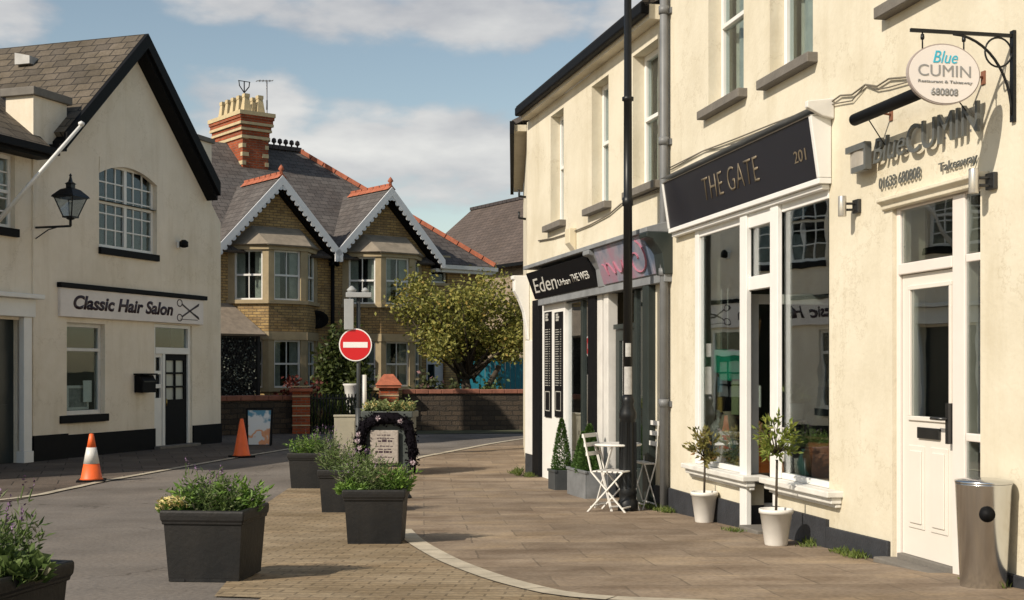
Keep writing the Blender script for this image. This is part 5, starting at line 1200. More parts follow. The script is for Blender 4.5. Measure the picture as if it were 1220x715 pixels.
# moulded ledge above the door
l0 = GA.q(1045, out=.06); l1 = GA.q(1168, out=.06)
MB().prism([(-.002, dtop-.05), (-.03, dtop-.04), (-.035, dtop-.01), (-.07, dtop+.01), (-.07, dtop+.035), (-.002, dtop+.04)], l0, l1, 'x').build('door_hood', CREAM, GB, .005)
# green notice behind the side light
t = show('green_notice', 'small green notice hanging behind the narrow side light of the restaurant door', 'notice', 1163, 440, .14); MB().box(-.05, .06, 0, .008, 0, .12).build('sheet', mat('green notice', (.02, .30, .14), .5), t); MB().box(-.04, .05, -.002, 0, .02, .05).build('print', WHITE, t)

# raised letters Blue CUMIN
LET = mat('brushed grey letters', (.17, .175, .165), .4, .15, 10, metal=.4)
lo = .032
def letters(body, pxa, pya, pxb, ptop, mt, parent, nm='lettering', sh=0., bold=0., ext=.022, ou=lo, s0_=None):
    xa_, za_ = GA.q(pxa, pya, ou); xb_ = GA.q(pxb, out=ou); zt_a = GA.q(pxa, ptop, ou)[1]
    x0_, z0_ = s0_; return text(nm, body, mt, parent, (xa_-x0_, -ou, za_-z0_), xb_-xa_, zt_a-za_, ext, sh, bold)
x0_, z0_ = GA.q(1040, 200); t = GA.thing('restaurant_sign', 'raised grey metal letters Blue CUMIN with a small square emblem above the restaurant door', 'shop sign', x0_, z0_); S0 = (x0_, z0_)
letters('Blue', 1043, 196, 1081, 167, LET, t, sh=.25, s0_=S0); letters('CUMIN', 1083, 185, 1168, 151, LET, t, s0_=S0, bold=.0)
m = MB()
for px, py in ((1050, 190), (1075, 180), (1095, 172), (1120, 164), (1150, 155)): x, z = GA.q(px, py, .04); m.box(x-x0_-.006, x-x0_+.006, -.006, -.001, z-z0_-.006, z-z0_+.006)
m.build('fixing', MATS['grey metal'], t)
e0, ez = GA.q(1013, 208, .07); e1, ez1 = GA.q(1036, 170, .07); ew = e1-e0; eh = ez1-ez; m = MB(); n = 8
for i in range(n):
    u0, u1 = i/n, (i+1)/n; y0_, y1_ = -.07-.03*math.sin(u0*math.pi), -.07-.03*math.sin(u1*math.pi)
    m.add([(e0-x0_+ew*u0, y0_, ez-z0_), (e0-x0_+ew*u1, y1_, ez-z0_), (e0-x0_+ew*u1, y1_, ez-z0_+eh), (e0-x0_+ew*u0, y0_, ez-z0_+eh)], [(0, 1, 2, 3)])
    m.add([(e0-x0_+ew*u0, y0_+.015, ez-z0_), (e0-x0_+ew*u1, y1_+.015, ez-z0_), (e0-x0_+ew*u1, y1_+.015, ez-z0_+eh), (e0-x0_+ew*u0, y0_+.015, ez-z0_+eh)], [(3, 2, 1, 0)])
m.build('emblem', mat('emblem plate', (.50, .45, .38), .35, .2, 8, metal=.3), t)
MB().box(e0-x0_-.004, e1-x0_+.004, -.108, -.06, ez1-z0_-.035, ez1-z0_+.01).box(e1-x0_-.02, e1-x0_+.01, -.108, -.06, ez-z0_-.005, ez1-z0_-.036).box(e0-x0_+ew*.3, e1-x0_-.021, -.108, -.065, ez-z0_-.01, ez-z0_+.03).build('emblem_bars', LET, t)
x0_, z0_ = GA.q(1047, 230); t = GA.thing('phone_lettering', 'small raised numbers and the word Restaurant just above the door hood', 'lettering', x0_, z0_); S0 = (x0_, z0_)
letters('01633 680808', 1048, 226, 1097, 213, LET, t, s0_=S0, ext=.008, ou=.014); letters('Takeaway', 1119, 209, 1165, 195, LET, t, s0_=S0, ext=.008, ou=.014)
# black tubular sign lamp
x0_, z0_ = GA.q(1018, 143, .22); x1_ = GA.q(1146, out=.22); t = GA.thing('sign_light', 'long black tube light fixed above the raised restaurant letters', 'sign light', x0_, z0_)
MB().tube([(0, -.22, 0), (x1_-x0_, -.22, 0)], .042, 16).build('tube', BLACK, t); m = MB()
for x in (.12, x1_-x0_-.12): m.tube([(x, 0, .02), (x, -.2, .045)], .008).box(x-.02, x+.02, -.01, -.001, -.02, .06)
m.build('bracket', mat('rusty bracket', (.22, .09, .05), .7), t)
m = MB().tube([(.16, -.2, -.02), (.11, -.01, -.24)], .004).tube([(x1_-x0_-.2, -.2, -.02), (x1_-x0_-.24, -.01, -.2)], .004); m.build('stay', BLACKM, t)
# wall lamps
def walllamp(px, py, label):
    x, z = GA.q(px, py); t = GA.thing('wall_lamp', label, 'wall lamp', x, z, 0, 'up and down lamps beside the restaurant door')
    MB().lathe([(.028, -.075), (.03, -.07), (.03, .07), (.028, .075)], (-.02, -.12, 0), 16).build('cylinder', mat('satin metal', (.55, .52, .47), .3, .1, 5, metal=.6), t)
    MB().box(-.045, .045, -.03, -.001, -.05, .05).tube([(0, -.02, .02), (-.02, -.1, .02)], .01).tube([(0, -.02, -.025), (-.02, -.1, -.025)], .01).build('mount', MATS['dark chrome'], t, .006)
walllamp(1023, 246, 'small metal cylinder wall lamp to the left of the restaurant door'); walllamp(1184, 216, 'small metal cylinder wall lamp to the right of the restaurant door')

# hanging oval sign on an iron bracket
xw = GA.q(1209); zbar = GA.q(1209, 43)[1]; t = thing('hanging_sign', 'white oval Blue Cumin sign hanging from a black scrolled iron bracket', 'hanging sign', GA.w(xw, -.001, zbar), GA.rz+R(90))
L_ = .66; m = MB(); m.box(-L_, -.002, -.008, .008, -.010, .010); m.box(-.02, -.002, -.018, .018, -.50, .03)
pts = [(-.40+.0*0, 0, -.02)]
m.tube([(-.012-.37*math.cos(a_*math.pi/24)**1.0+.0, 0, -.46*(1-math.sin(a_*math.pi/24))**1.0-.0) if False else (-.02-.37*(1-math.cos(a_*math.pi/24)), 0, -.46+.45*math.sin(a_*math.pi/24)) for a_ in range(13)], .008, 8)
m.tube([(-.105+.085*math.cos(k*math.pi/12), 0, -.10+.085*math.sin(k*math.pi/12)) for k in range(25)], .006, 6)
m.build('bracket', BLACKM, t)
ocx, orx, ory = -.455, .228, .175; ocz = -.245
hk = MB()
for s_ in (-.13, .13): hk.tube([(ocx+s_, 0, -.01), (ocx+s_, 0, ocz+ory*math.sqrt(1-(s_/orx)**2)-.01)], .005, 6).lathe([(.010, 0), (.012, .01), (.010, .03)], (ocx+s_, 0, -.05), 8)
hk.build('hook', BLACKM, t)
m = MB(); el_ = lambda rx, ry, y0, y1, mi: m.prism([(ocx+rx*math.cos(2*math.pi*i/48), ocz+ry*math.sin(2*math.pi*i/48)) for i in range(48)], y0, y1, 'y', mi)
el_(orx, ory, -.011, .011, 0); el_(orx-.008, ory-.008, -.014, -.0112, 1); el_(orx-.008, ory-.008, .0112, .014, 1)
m.build('oval_board', [mat('sign rim', (.35, .30, .28), .5), mat('sign cream white', (.74, .69, .66), .4, .03, 5)], t)
BLU = mat('turquoise letters', (.03, .42, .58), .45); GRY = mat('grey letters', (.25, .25, .25), .5)
ff = -.0145
text('lettering', 'Blue', BLU, t, (ocx-.072, ff, ocz+.062), .155, .070, .002, .3, .0); text('lettering', 'CUMIN', GRY, t, (ocx-.165, ff, ocz-.015), .33, .066, .002, 0, .0)
text('lettering', 'Restaurant & Takeaway', GRY, t, (ocx-.165, ff, ocz-.058), .34, .022, .002, 0, .01); text('lettering', '680808', GRY, t, (ocx-.085, ff, ocz-.125), .17, .044, .002, 0, .025)
# cable looping along the front
cb = MB(); P = [(1086, 92), (1062, 94), (1048, 103), (1034, 101), (1018, 113), (1004, 114), (990, 124), (960, 134), (925, 147), (880, 165), (840, 180), (800, 200)]
pp = [GA.w(x, -.02, z) for x, z in (GA.q(px, py) for px, py in P)]; cb.tube(pp, .007, 6); cb.tube([p+Vector((0, 0, -.03-.03*math.sin(i*1.7))) for i, p in enumerate(pp)], .005, 6)
tag(cb.build('wall_cable', mat('cable grey', (.15, .13, .10), .7)), 'pair of thin cables looping along the cream wall above the black fascia', 'cable')
# drainpipe between the two buildings
x = GA.q(791, out=.07); t = GA.thing('drainpipe', 'grey drainpipe running down between the two cream shop buildings', 'drainpipe', x, 0)
m = MB().tube([(0, -.07, gz(13.5)+.02), (0, -.07, 7.2)], .045, 12); 
for z in (1.2, 2.6, 4.0, 5.4): m.lathe([(.058, 0), (.058, .08)], (0, -.07, z), 12).box(-.07, .07, -.02, -.001, z, z+.06)
m.build('pipe', mat('grey pipe paint', (.16, .165, .17), .5, .2, 6), t)
# litter bin
bp_ = Vector((2.745, 7.33, gz(7.33))); t = thing('steel_bin', 'polished tapered steel bin against the wall by the restaurant door', 'bin', bp_, GA.rz)
MB().lathe([(.125, 0), (.13, .008), (.158, .60), (.160, .605), (.148, .605), (.14, .58), (.0, .575)], seg=40).build('shell', mat('polished steel', (.62, .625, .63), .2, .05, 3, metal=1.0), t)
MB().lathe([(.158, .606), (.162, .612), (.160, .622), (.10, .632), (0, .636)], seg=40).build('rim', MATS['polished steel'], t)
MB().lathe([(.04, 0), (.045, .01), (.0, .02)], seg=16).build('badge', BLACK, t); bg_ = [c for c in t.children if c.name.startswith('badge')][0]; bg_.rotation_euler = (0, R(88), R(-25)); bg_.location = (.135, -.062, .44)
# pots with bay trees
POT = mat('white plant pot', (.70, .67, .62), .5, .1, 6); BAYL = leafmat('bay leaf', (.08, .12, .02), (.24, .28, .05), (.38, .34, .10)); BAYR = leafmat('russet bay leaf', (.11, .11, .03), (.28, .24, .07), (.36, .18, .07))
def baytree(px, py, wpx, hpx, ztop_py, crw, lm, label, seedv):
    rn = random.Random(seedv); p = gp(px, py); s = p.y/FX; r = wpx*s/2; h = hpx*s; p = Vector((p.x, p.y+r*.8, p.z)); ht = (py-ztop_py)*s
    t = thing('potted_tree', label, 'potted tree', p, 0, 'white pots with little bay trees outside the shop')
    MB().lathe([(r*.62, 0), (r*.66, .01), (r*.93, h*.88), (r, h*.885), (r, h), (r*.9, h), (r*.87, h*.9), (0, h*.9)], seg=32).build('pot', POT, t)
    MB().tube([(0, 0, h*.9), (.008, 0, (h+ht)*.5), (0, .006, ht-crw*s*1.0)], [.011, .009, .007], 8).build('stem', MATS['bark'], t)
    m = MB(); cr = crw*s/2; cz = ht-cr*1.05; tw = MB()
    for _ in range(26):
        dv = Vector((rn.gauss(0, 1), rn.gauss(0, 1), rn.gauss(.1, 1))).normalized(); e = Vector((0, 0, cz))+Vector((dv.x*cr, dv.y*cr, dv.z*cr*1.05))*rn.uniform(.65, 1.02); tw.tube([(0, 0, cz-cr*.7), e*.6+Vector((0, 0, cz-cr*.3))*.4, e], [.004, .003, .002], 4)
        for _ in range(13):
            q = rn.uniform(.45, 1.); pz_ = Vector((0, 0, cz-cr*.5)).lerp(e, q); m.leaf(pz_+Vector((rn.gauss(0, .014), rn.gauss(0, .014), rn.gauss(0, .014))), (dv.x+rn.gauss(0, .7), dv.y+rn.gauss(0, .7), dv.z*.4+rn.gauss(.5, .6)), .024, .062)
    tw.build('twigs', MATS['bark'], t); m.build('foliage', lm, t)
baytree(841, 624, 33, 37, 502, 50, BAYR, 'little russet tinged bay tree in a white pot left of the shop doorway', 31)
baytree(928, 652, 41, 44, 490, 60, BAYL, 'little green bay tree in a larger white pot right of the shop doorway', 32)

# ============================================================ second shop building up the street
pz_ = GA.w(gx0); EA = Frame(789, pz_.y, 245)
ex0 = EA.q(628); ex1 = -.02; ZEv = EA.q(783, 27)[1]
EB = EA.thing('cream_terrace_building', 'cream rendered terrace with three tall upstairs windows and two shopfronts behind the lamp post', 'building')
def owin(p0, p1, ptop, pbot): a, b = EA.q(p0), EA.q(p1); return (a, b, EA.q(*pbot)[1], EA.q(*ptop)[1])
ew = [owin(656, 671.5, (662, 137), (671, 265)), owin(705, 725, (712, 99), (724, 241)), owin(754, 784, (766, 55), (783, 213))]
zlo = sum(w[2] for w in ew)/3; zhi = sum(w[3] for w in ew)/3
print('EA', ex0, ZEv, ew)
zfb = EA.q(706, 342, .12)[1]; 
s_a = (EA.q(639), EA.q(779), 0, zfb+.05)
MB().wall(ex0, ex1, 0, ZEv, [(w[0], w[1], zlo, zhi) for w in ew]+[s_a], .25).box(ex0, ex0+.25, .25, 7, 0, ZEv).box(ex1-.25, ex1, .25, 7, 0, ZEv).box(ex0, ex1, 7, 7.2, 0, ZEv).build('wall', CREAM, EB)
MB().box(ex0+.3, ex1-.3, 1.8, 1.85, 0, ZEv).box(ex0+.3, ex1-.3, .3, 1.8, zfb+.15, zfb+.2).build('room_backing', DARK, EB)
for w in ew: 
    a, b = w[0], w[1]; window(EB, a, b, zlo, zhi, .14, .06, rail=zlo+(zhi-zlo)*.52, sill=(.12, .10, .09), curtain=[(a+.06, b-.06)], depth=.07)
MB().box(ex0+.16, ex1+.0, -.14, -.002, ZEv, ZEv+.16).build('soffit_or_shade', CREAM, EB)
MB().box(ex0+.16, ex1+.0, -.24, -.142, ZEv+.05, ZEv+.18).build('gutter', BLACK, EB, .02)
MB().slab([(ex0+.16, -.22, ZEv+.2), (ex1, -.22, ZEv+.2), (ex1, 3.5, ZEv+2.3), (ex0-.3, 3.5, ZEv+2.3)]).slab([(ex0-.3, 3.5, ZEv+2.3), (ex1, 3.5, ZEv+2.3), (ex1, 7.4, ZEv-.1), (ex0-.3, 7.4, ZEv-.1)]).build('roof', SLATE2, EB)
# shopfront posts and glass
def ex(px, o=0.): return EA.q(px, out=o)
gzf = gz(17)
BLG = mat('dark green black paint', (.022, .030, .028), .4, .2, 6)
MB().box(ex(638.5), ex(646), -.06, .1, gzf-.05, zfb).box(ex(704.5), ex(713), -.05, .1, gzf-.05, zfb).build('pilaster', BLACK, EB, .01)
MB().box(ex(713)+.005, ex(719), -.02, .1, gzf-.05, zfb).box(ex(721.5), ex(727), -.03, .1, gzf-.05, zfb).box(ex(770.5), ex(774), -.02, .1, gzf-.05, zfb).build('white_post', OFFW, EB, .008)
MB().box(ex(774)+.003, ex(781), -.09, .1, gzf-.05, zfb).build('pilaster', BLG, EB, .01)
MB().box(ex(646)+.003, ex(673), .0, .08, gzf-.05, zfb).build('white_panel', WHITE, EB, .005)
fr_s = MB().box(ex(673)+.002, ex(704)-.0, .01, .09, gzf-.05, gzf+.32).box(ex(673)+.002, ex(704), .02, .08, zfb-.12, zfb).box(ex(690), ex(692.5), .02, .08, gzf+.32, zfb-.12).box(ex(756), ex(770.5), .01, .09, gzf-.05, gzf+.45).box(ex(727), ex(770), .02, .08, zfb-.1, zfb).box(ex(753), ex(756), .02, .08, gzf, zfb-.1).build('shopfront', BLG, EB, .006)
MB().box(ex(673), ex(704), .05, .056, gzf+.32, zfb-.12).box(ex(756), ex(770.5), .05, .056, gzf+.45, zfb-.1).build('shop_window', SHOPG, fr_s)
zdr = EA.q(736, 392)[1]
dd_ = MB().wall(ex(728), ex(752.5), gzf, zdr, [(ex(728)+.14, ex(752.5)-.14, gzf+.5, zdr-.14)], .05, .06).box(ex(728), ex(752.5), .03, .1, zdr+.002, zdr+.06).build('shop_door', BLG, EB); MB().box(ex(728)+.14, ex(752.5)-.14, .08, .086, gzf+.5, zdr-.14).build('door_glass', SHOPG, dd_)
MB().box(ex0, ex(638), -.03, -.001, 0, gzf+.3).box(ex(781.5), ex1, -.03, -.001, 0, gzf+.32).build('plinth', PLINTH, EB)
# menu boards
for k, (p0, p1) in enumerate(((648.5, 656), (660.5, 669.5))):
    z0_, z1_ = EA.q((p0+p1)/2, 497)[1], EA.q((p0+p1)/2, 372)[1]; x0_, x1_ = ex(p0, .02), ex(p1, .02)
    t = EA.thing('menu_board', ('tall narrow black price board on the white panel, the one nearer the black corner pilaster', 'tall narrow black price board on the white panel, the one nearer the shop window')[k], 'menu board', x0_, z0_)
    W_, H_ = x1_-x0_, z1_-z0_; MB().box(0, W_, -.02, -.001, 0, H_).build('board', BLACK, t, .004)
    CH = mat('chalk grey', (.36, .35, .32), .6)
    m = MB(); rn = random.Random(k)
    for i in range(24): zz = H_*(.30+i*.023); m.box(W_*.14, W_*(.5+rn.random()*.18), -.0225, -.020, zz, zz+.010).box(W_*.78, W_*.9, -.0225, -.020, zz, zz+.010)
    for zz in (.915, .94, .965): m.box(W_*.2, W_*(.5+rn.random()*.3), -.0225, -.020, H_*zz, H_*zz+.03)
    for zz in (.06, .24): m.box(W_*.16, W_*.86, -.0225, -.020, H_*zz, H_*zz+.012)
    m.box(W_*.16, W_*.2, -.0225, -.020, H_*.06, H_*.24).box(W_*.82, W_*.86, -.0225, -.020, H_*.06, H_*.24); m.build('price_lines', CH, t)
# fascias
def fascia(name, label, p0, p1, pb, ptp, m, out_t=.26, out_b=.12):
    x0_ = EA.q(p0, out=.2); x1_ = EA.q(p1, out=.2); zb_ = EA.q(pb[0], pb[1], out_b)[1]; zt_ = EA.q(ptp[0], ptp[1], out_t)[1]
    t = EA.thing(name, label, 'shop sign', x0_, zb_); W_, H_ = x1_-x0_, zt_-zb_
    MB().prism([(-out_b, 0), (-out_t, H_), (-.002, H_), (-.002, 0)], 0, W_, 'x').build('board', m, t, .006); return t, W_, H_, math.atan2(out_t-out_b, H_), out_b, out_t
t, W_, H_, tl, ob, ot = fascia('hair_shop_fascia', 'black shop fascia with white lettering beginning Eden, above the two price boards', 631, 704, (706, 342), (700, 304), BLACK)
yo = lambda f: -ob-(ot-ob)*f-.003
CHW = mat('chalk white', (.55, .54, .50), .6)
text('lettering', 'Eden', CHW, t, (W_*.06, yo(.2), H_*.2), W_*.40, H_*.56, .003, .2, .0, tl); text('lettering', 'Urban', CHW, t, (W_*.48, yo(.26), H_*.26), W_*.19, H_*.24, .003, .1, .01, tl); text('lettering', 'THE WEB', CHW, t, (W_*.69, yo(.28), H_*.28), W_*.26, H_*.28, .003, 0, .01, tl)
def pinkm():
    m = bpy.data.materials.new('mauve printed sign'); m.use_nodes = True; nt = m.node_tree; N = nt.nodes; L = nt.links; b = N['Principled BSDF']; b.inputs['Roughness'].default_value = .2
    tc = N.new('ShaderNodeTexCoord'); n = N.new('ShaderNodeTexNoise'); n.inputs['Scale'].default_value = 3; n.inputs['Detail'].default_value = 6; L.new(tc.outputs['Object'], n.inputs['Vector']); r = N.new('ShaderNodeValToRGB'); L.new(n.outputs['Fac'], r.inputs['Fac'])
    e = r.color_ramp.elements; e[0].position = .36; e[0].color = (.12, .16, .23, 1); e[1].position = .62; e[1].color = (.32, .20, .26, 1); q = e.new(.5); q.color = (.26, .25, .30, 1); L.new(r.outputs['Color'], b.inputs['Base Color']); return m
t, W2_, H2_, tl, ob, ot = fascia('pink_shop_fascia', 'glossy mauve and blue shop fascia with a swirling pink emblem behind the lamp post', 712, 772, (745, 334), (745, 285), pinkm())
sw_m = MB(); cxx, czz = W2_*.78, H2_*.45; PK = mat('rose print', (.42, .16, .22), .4)
for k in range(22):
    a0, a1 = k*.34, (k+1)*.34; r0, r1 = .03+.008*k, .03+.008*(k+1); f0, f1 = czz+r0*math.sin(a0), czz+r1*math.sin(a1)
    sw_m.bar((cxx+r0*1.6*math.cos(a0), yo(f0/H2_), f0), (cxx+r1*1.6*math.cos(a1), yo(f1/H2_), f1), .012, .03, up=(0, 1, 0))
for k in range(30):
    u0, u1 = k/30, (k+1)/30; f = lambda u: (W2_*(.10+.48*u)+.05*math.sin(u*19), H2_*(.38+.16*math.cos(u*23)))
    (xa_, fa_), (xb_, fb_) = f(u0), f(u1); sw_m.bar((xa_, yo(fa_/H2_), fa_), (xb_, yo(fb_/H2_), fb_), .012, .026, up=(0, 1, 0))
sw_m.build('emblem', PK, t)
xk0, xk1 = ex(631, .2), ex(781, .2); zk = EA.q(745, 285, .26)[1]
MB().prism([(-.30, zk+.0), (-.30, zk+.05), (-.003, zk+.13), (-.003, zk+.0)], xk0, xk1, 'x').prism([(-.10, zfb-.1), (-.10, zfb+.0), (-.003, zfb+.02), (-.003, zfb-.1)], xk0+.1, xk1, 'x').build('cornice', LEAD, EB, .005)
for p0, p1, mt in ((704, 711, LEAD), (772.5, 782, BLG)):
    x0_, x1_ = ex(p0, .2), ex(p1, .2); MB().prism([(-.11, zfb-.02), (-.14, zfb+.2), (-.24, zfb+.35), (-.31, zk-.06), (-.31, zk-.003), (-.003, zk-.003), (-.003, zfb-.02)], x0_, x1_, 'x').build('console', mt, EB, .01)
# alarm box shaped lantern over the fascia
x, z = EA.q(684, 290); t = EA.thing('alarm_box', 'small white alarm box with a rust stained foot above the hair shop fascia', 'alarm box', x, z); MB().prism([(-.002, -.12), (-.002, .2), (-.10, .2), (-.10, 0)], -.11, .11, 'x').build('box', mat('cream plastic', (.66, .58, .42), .4), t, .01); MB().box(-.05, .05, -.08, -.002, -.17, -.121).build('foot', MATS['rusty bracket'], t)
cb = MB(); pp = [EA.w(xx, -.02, zz) for xx, zz in (EA.q(px, py) for px, py in ((786, 228), (760, 236), (742, 243), (727, 256), (705, 268), (690, 274), (676, 279), (660, 284), (643, 287)))]; cb.tube(pp, .010, 6)
tag(cb.build('wall_cable', MATS['cable grey']), 'thin cable running under the upstairs sills of the cream terrace', 'cable')

# end building beyond the terrace, seen almost edge on
c0_ = EA.w(ex0); c1_ = Vector(((621.5-HX)/FX*31, 31)); dv = (c1_-c0_.to_2d()); Lw = dv.length; xdir = -dv.normalized()
t = thing('end_building', 'cream building ending the shop row, seen edge on, with overhanging dark eaves', 'building', (c1_.x, c1_.y, 0), math.atan2(xdir.y, xdir.x))
MB().box(Lw*.38+.2, Lw-.02, 0, 5, 0, 5.35).build('wall', CREAM, t); MB().box(Lw*.38, Lw-.3, -.20, -.002, 5.35, 5.45).build('soffit_or_shade', CREAM, t); MB().box(Lw*.38-.05, Lw-.25, -.27, -.202, 5.30, 5.50).build('gutter', BLACK, t)
MB().slab([(Lw*.38-.05, -.24, 5.52), (Lw-.3, -.24, 5.52), (Lw-.3, 2.5, 6.9), (Lw*.38-.05, 2.5, 6.9)]).slab([(Lw*.38-.05, 2.5, 6.9), (Lw-.3, 2.5, 6.9), (Lw-.3, 5.2, 5.4), (Lw*.38-.05, 5.2, 5.4)]).build('roof', SLATE2, t)
m = MB()
for z in (4.0, 4.35): m.tube([(Lw-.6, -.01, z), (Lw-.6, -.12, z+.02), (Lw-.6, -.12, z+.12)], .02, 6)
m.build('cable_hook', BLACKM, t)
# white scrolled console on the corner
z_ = EA.q(626, 330)[1]; m = MB(); prof = [(-.002, 0), (-.03, .02), (-.05, .2), (-.09, .45), (-.17, .66), (-.24, .78), (-.24, .95), (-.27, .96), (-.27, 1.02), (-.002, 1.02)]
m.prism([(y, z_-1.0+z*.98) for y, z in prof], ex0+.02, ex0+.17, 'x'); m.build('scroll_bracket', WHITE, EB, .012)
MB().box(ex0+.0, ex(638)-.01, -.035, -.001, gzf+.3, z_-1.0).build('corner_pilaster', WHITE, EB, .01)

# ============================================================ lamp post
p = gp(748, 609); t = thing('lamp_post', 'tall black cast iron lamp post with a fluted base and two small white stickers', 'street lamp', p, 0); s = p.y/FX
zf_ = lambda py: (609-py)*s
MB().lathe([(.105, 0), (.11, .03), (.11, .10), (.092, .13), (.092, .18), (.10, .20), (.086, .24), (.082, zf_(500)), (.095, zf_(498)), (.095, zf_(492)), (.06, zf_(482)), (.075, zf_(478)), (.05, zf_(470))], seg=20).build('base', BLACKM, t)
m = MB(); top = 6.4-p.z
m.lathe([(.052, zf_(470)), (.047, zf_(246)), (.060, zf_(245)), (.060, zf_(236)), (.046, zf_(235)), (.044, zf_(121)), (.062, zf_(120)), (.062, zf_(116)), (.042, zf_(115)), (.038, top)], seg=16)
m.bar((-.35, 0, top-.35), (.35, 0, top-.35), .03)
for k in range(10): a = k*math.pi/5; m.bar((.088*math.cos(a), .088*math.sin(a), .25), (.084*math.cos(a), .084*math.sin(a), zf_(503)), .016)
m.build('column', BLACKM, t)
MB().lathe([(.05, 0), (.14, .06), (.24, .45), (.30, .46), (.16, .62), (.06, .68), (0, .75)], (0, 0, top), 8, smooth=False).build('lantern_head', BLACKM, t)
m = MB()
for y0_, y1_, wd in ((409, 425, .6), (437, 470, .9)):
    r = .0535; n = 8
    for k in range(n):
        a0, a1 = -math.pi/2-wd+2*wd*k/n, -math.pi/2-wd+2*wd*(k+1)/n; m.add([(r*math.cos(a0), r*math.sin(a0), zf_(y1_)), (r*math.cos(a1), r*math.sin(a1), zf_(y1_)), (r*math.cos(a1), r*math.sin(a1), zf_(y0_)), (r*math.cos(a0), r*math.sin(a0), zf_(y0_))], [(0, 1, 2, 3)])
m.build('sticker', mat('weathered sticker', (.42, .41, .39), .5, .25, 20), t)

# ============================================================ box plants by the hair shop
BX = leafmat('box leaf', (.04, .09, .016), (.09, .165, .035))
def conifer(name, label, px, py, boxm, wpx, hpx, cones, seedv, rot=0, dep=.3):
    rn = random.Random(seedv); p = EA.w(EA.q(px, out=dep+.12), -dep-.12); p.z = gz(p.y); s = p.y/FX; W_ = wpx*s*1.5; H_ = hpx*s
    t = thing(name, label, 'potted shrub', Vector((p.x, p.y, p.z)), EA.rz+R(rot)); D = dep
    MB().box(-W_/2, W_/2, 0, .02, .0, H_).box(-W_/2, W_/2, D-.02, D, 0, H_).box(-W_/2, -W_/2+.02, .02, D-.02, 0, H_).box(W_/2-.02, W_/2, .02, D-.02, 0, H_).box(-W_/2-.012, W_/2+.012, -.012, .03, H_-.03, H_+.004).build('trough', boxm, t, .006)
    MB().box(-W_/2+.021, W_/2-.021, .021, D-.021, .02, H_*.9).build('soil', SOIL, t)
    for (cx, hh, rr) in cones:
        m = MB()
        for _ in range(3200):
            q = rn.random()**1.3; z = H_*.9+q*hh*s; r_ = rr*s*(1-q)**.75*(.9+.15*rn.random()); a = rn.uniform(0, 6.28); q2 = rn.random()**.3
            m.leaf((cx*s+r_*q2*math.cos(a), D/2+r_*q2*math.sin(a), z), (math.cos(a)+rn.gauss(0, .4), math.sin(a)+rn.gauss(0, .4), .6+rn.gauss(0, .4)), .016, .032)
        m.build('foliage', BX, t); 
    return t
conifer('cone_shrub', 'clipped cone shaped box shrub in a dark square planter by the hair shop', 657, 570, mat('dark slate planter', (.05, .055, .058), .6, .2, 6), 20, 24, [(0, 62, 13)], 41, dep=.28)
conifer('trough_shrubs', 'two upright green shrubs in a grey zinc trough beside the white folding chairs', 686, 580, mat('zinc trough', (.24, .25, .26), .5, .3, 5, metal=.3), 50, 33, [(-16, 46, 15), (8, 56, 17)], 42, dep=.3)
# ============================================================ white folding furniture
FW = mat('white folding furniture', (.68, .66, .62), .45, .08, 8)
def fchair(px, off, rot, label):
    p = EA.w(EA.q(px, out=off), -off); p.z = gz(p.y); t = thing('folding_chair', label, 'chair', Vector((p.x, p.y, p.z)), R(rot), 'white folding chairs outside the shop')
    w = .20
    m = MB()
    for i in range(6): m.box(-w, w, -.19+i*.065, -.145+i*.065, .445, .46)
    m.build('seat', FW, t, .003); m = MB()
    for sx in (-1, 1):
        m.bar((sx*(w+.012), .24, .0), (sx*(w+.012), -.2, .45), .022, .016); m.bar((sx*(w-.012), -.24, 0), (sx*(w-.012), .2, .45), .022, .016); m.bar((sx*(w-.012), .2, .45), (sx*(w-.012), .30, .86), .022, .016)
    m.bar((-w, .2, .06), (w, .2, .06), .015).bar((-w, -.2, .06), (w, -.2, .06), .015); m.build('frame', FW, t)
    m = MB(); 
    for z in (.62, .72, .82): m.box(-w+.0, w, .25+(z-.62)*.25, .265+(z-.62)*.25, z, z+.045)
    m.build('backrest', FW, t, .003); return t
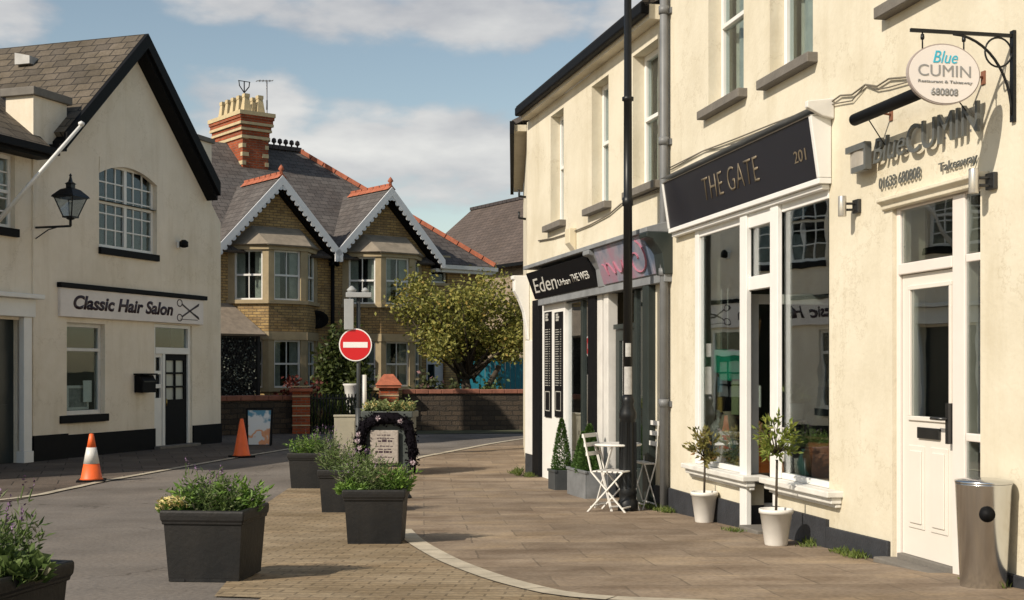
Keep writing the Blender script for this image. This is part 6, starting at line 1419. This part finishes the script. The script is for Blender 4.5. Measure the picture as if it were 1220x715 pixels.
fchair(731, .60, 62, 'white folding chair nearest the zinc trough with crossed legs').scale = (.92, .92, .96)
fc = fchair(767, .16, math.degrees(EA.rz), 'folded white chair leaning on the shopfront, mostly hidden behind the lamp post'); fc.scale = (1, .34, 1.12)
p = EA.w(EA.q(734, out=.50), -.50); p.z = gz(p.y); t = thing('bistro_table', 'small round white folding table between the folding chairs', 'table', Vector((p.x, p.y, p.z)), R(20))
MB().lathe([(.27, .70), (.28, .705), (.28, .72), (.27, .725)], seg=28).build('tabletop', FW, t); m = MB()
for sx in (-1, 1): m.bar((sx*.16, -.24, 0), (sx*.16, .2, .70), .02).bar((sx*.14, .24, 0), (sx*.14, -.2, .70), .02)
m.bar((-.16, -.2, .06), (.16, -.2, .06), .015).bar((-.16, .2, .06), (.16, .2, .06), .015); m.build('leg', FW, t)

# ============================================================ weeds at the foot of the walls
rn = random.Random(77); wd = MB(); WDL = leafmat('weed leaf', (.06, .10, .02), (.20, .24, .06))
def weeds(F, x0, x1, n, h, off=(-.03, -.16)):
    cs = [(rn.uniform(x0, x1), rn.uniform(off[1], off[0]), rn.uniform(.4, 1)) for _ in range(max(2, n//35))]
    for _ in range(n):
        c = rn.choice(cs); x = c[0]+rn.gauss(0, .05); y = c[1]+rn.gauss(0, .03); w = F.w(x, min(y, -.035)); g = gz(w.y)
        wd.leaf((w.x, w.y, g+.004), (rn.gauss(0, .6), rn.gauss(0, .6), 1), .012, h*c[2]*rn.uniform(.5, 1.1))
weeds(GA, GA.q(965), GA.q(1058), 420, .075); weeds(GA, GA.q(880), GA.q(905), 80, .07, (-.2, -.3)); weeds(GA, gx0-.1, GA.q(812), 260, .10); weeds(EA, EA.q(757), EA.q(786), 260, .10); weeds(EA, EA.q(622), EA.q(650), 260, .16, (-.05, -.3)); weeds(EA, EA.q(660), EA.q(750), 120, .05)
weeds(GA, GA.q(1165), GA.q(1215), 120, .07)
o = wd.build('weeds', WDL); o['label'] = 'small green weeds growing along the foot of the right hand walls'; o['kind'] = 'stuff'
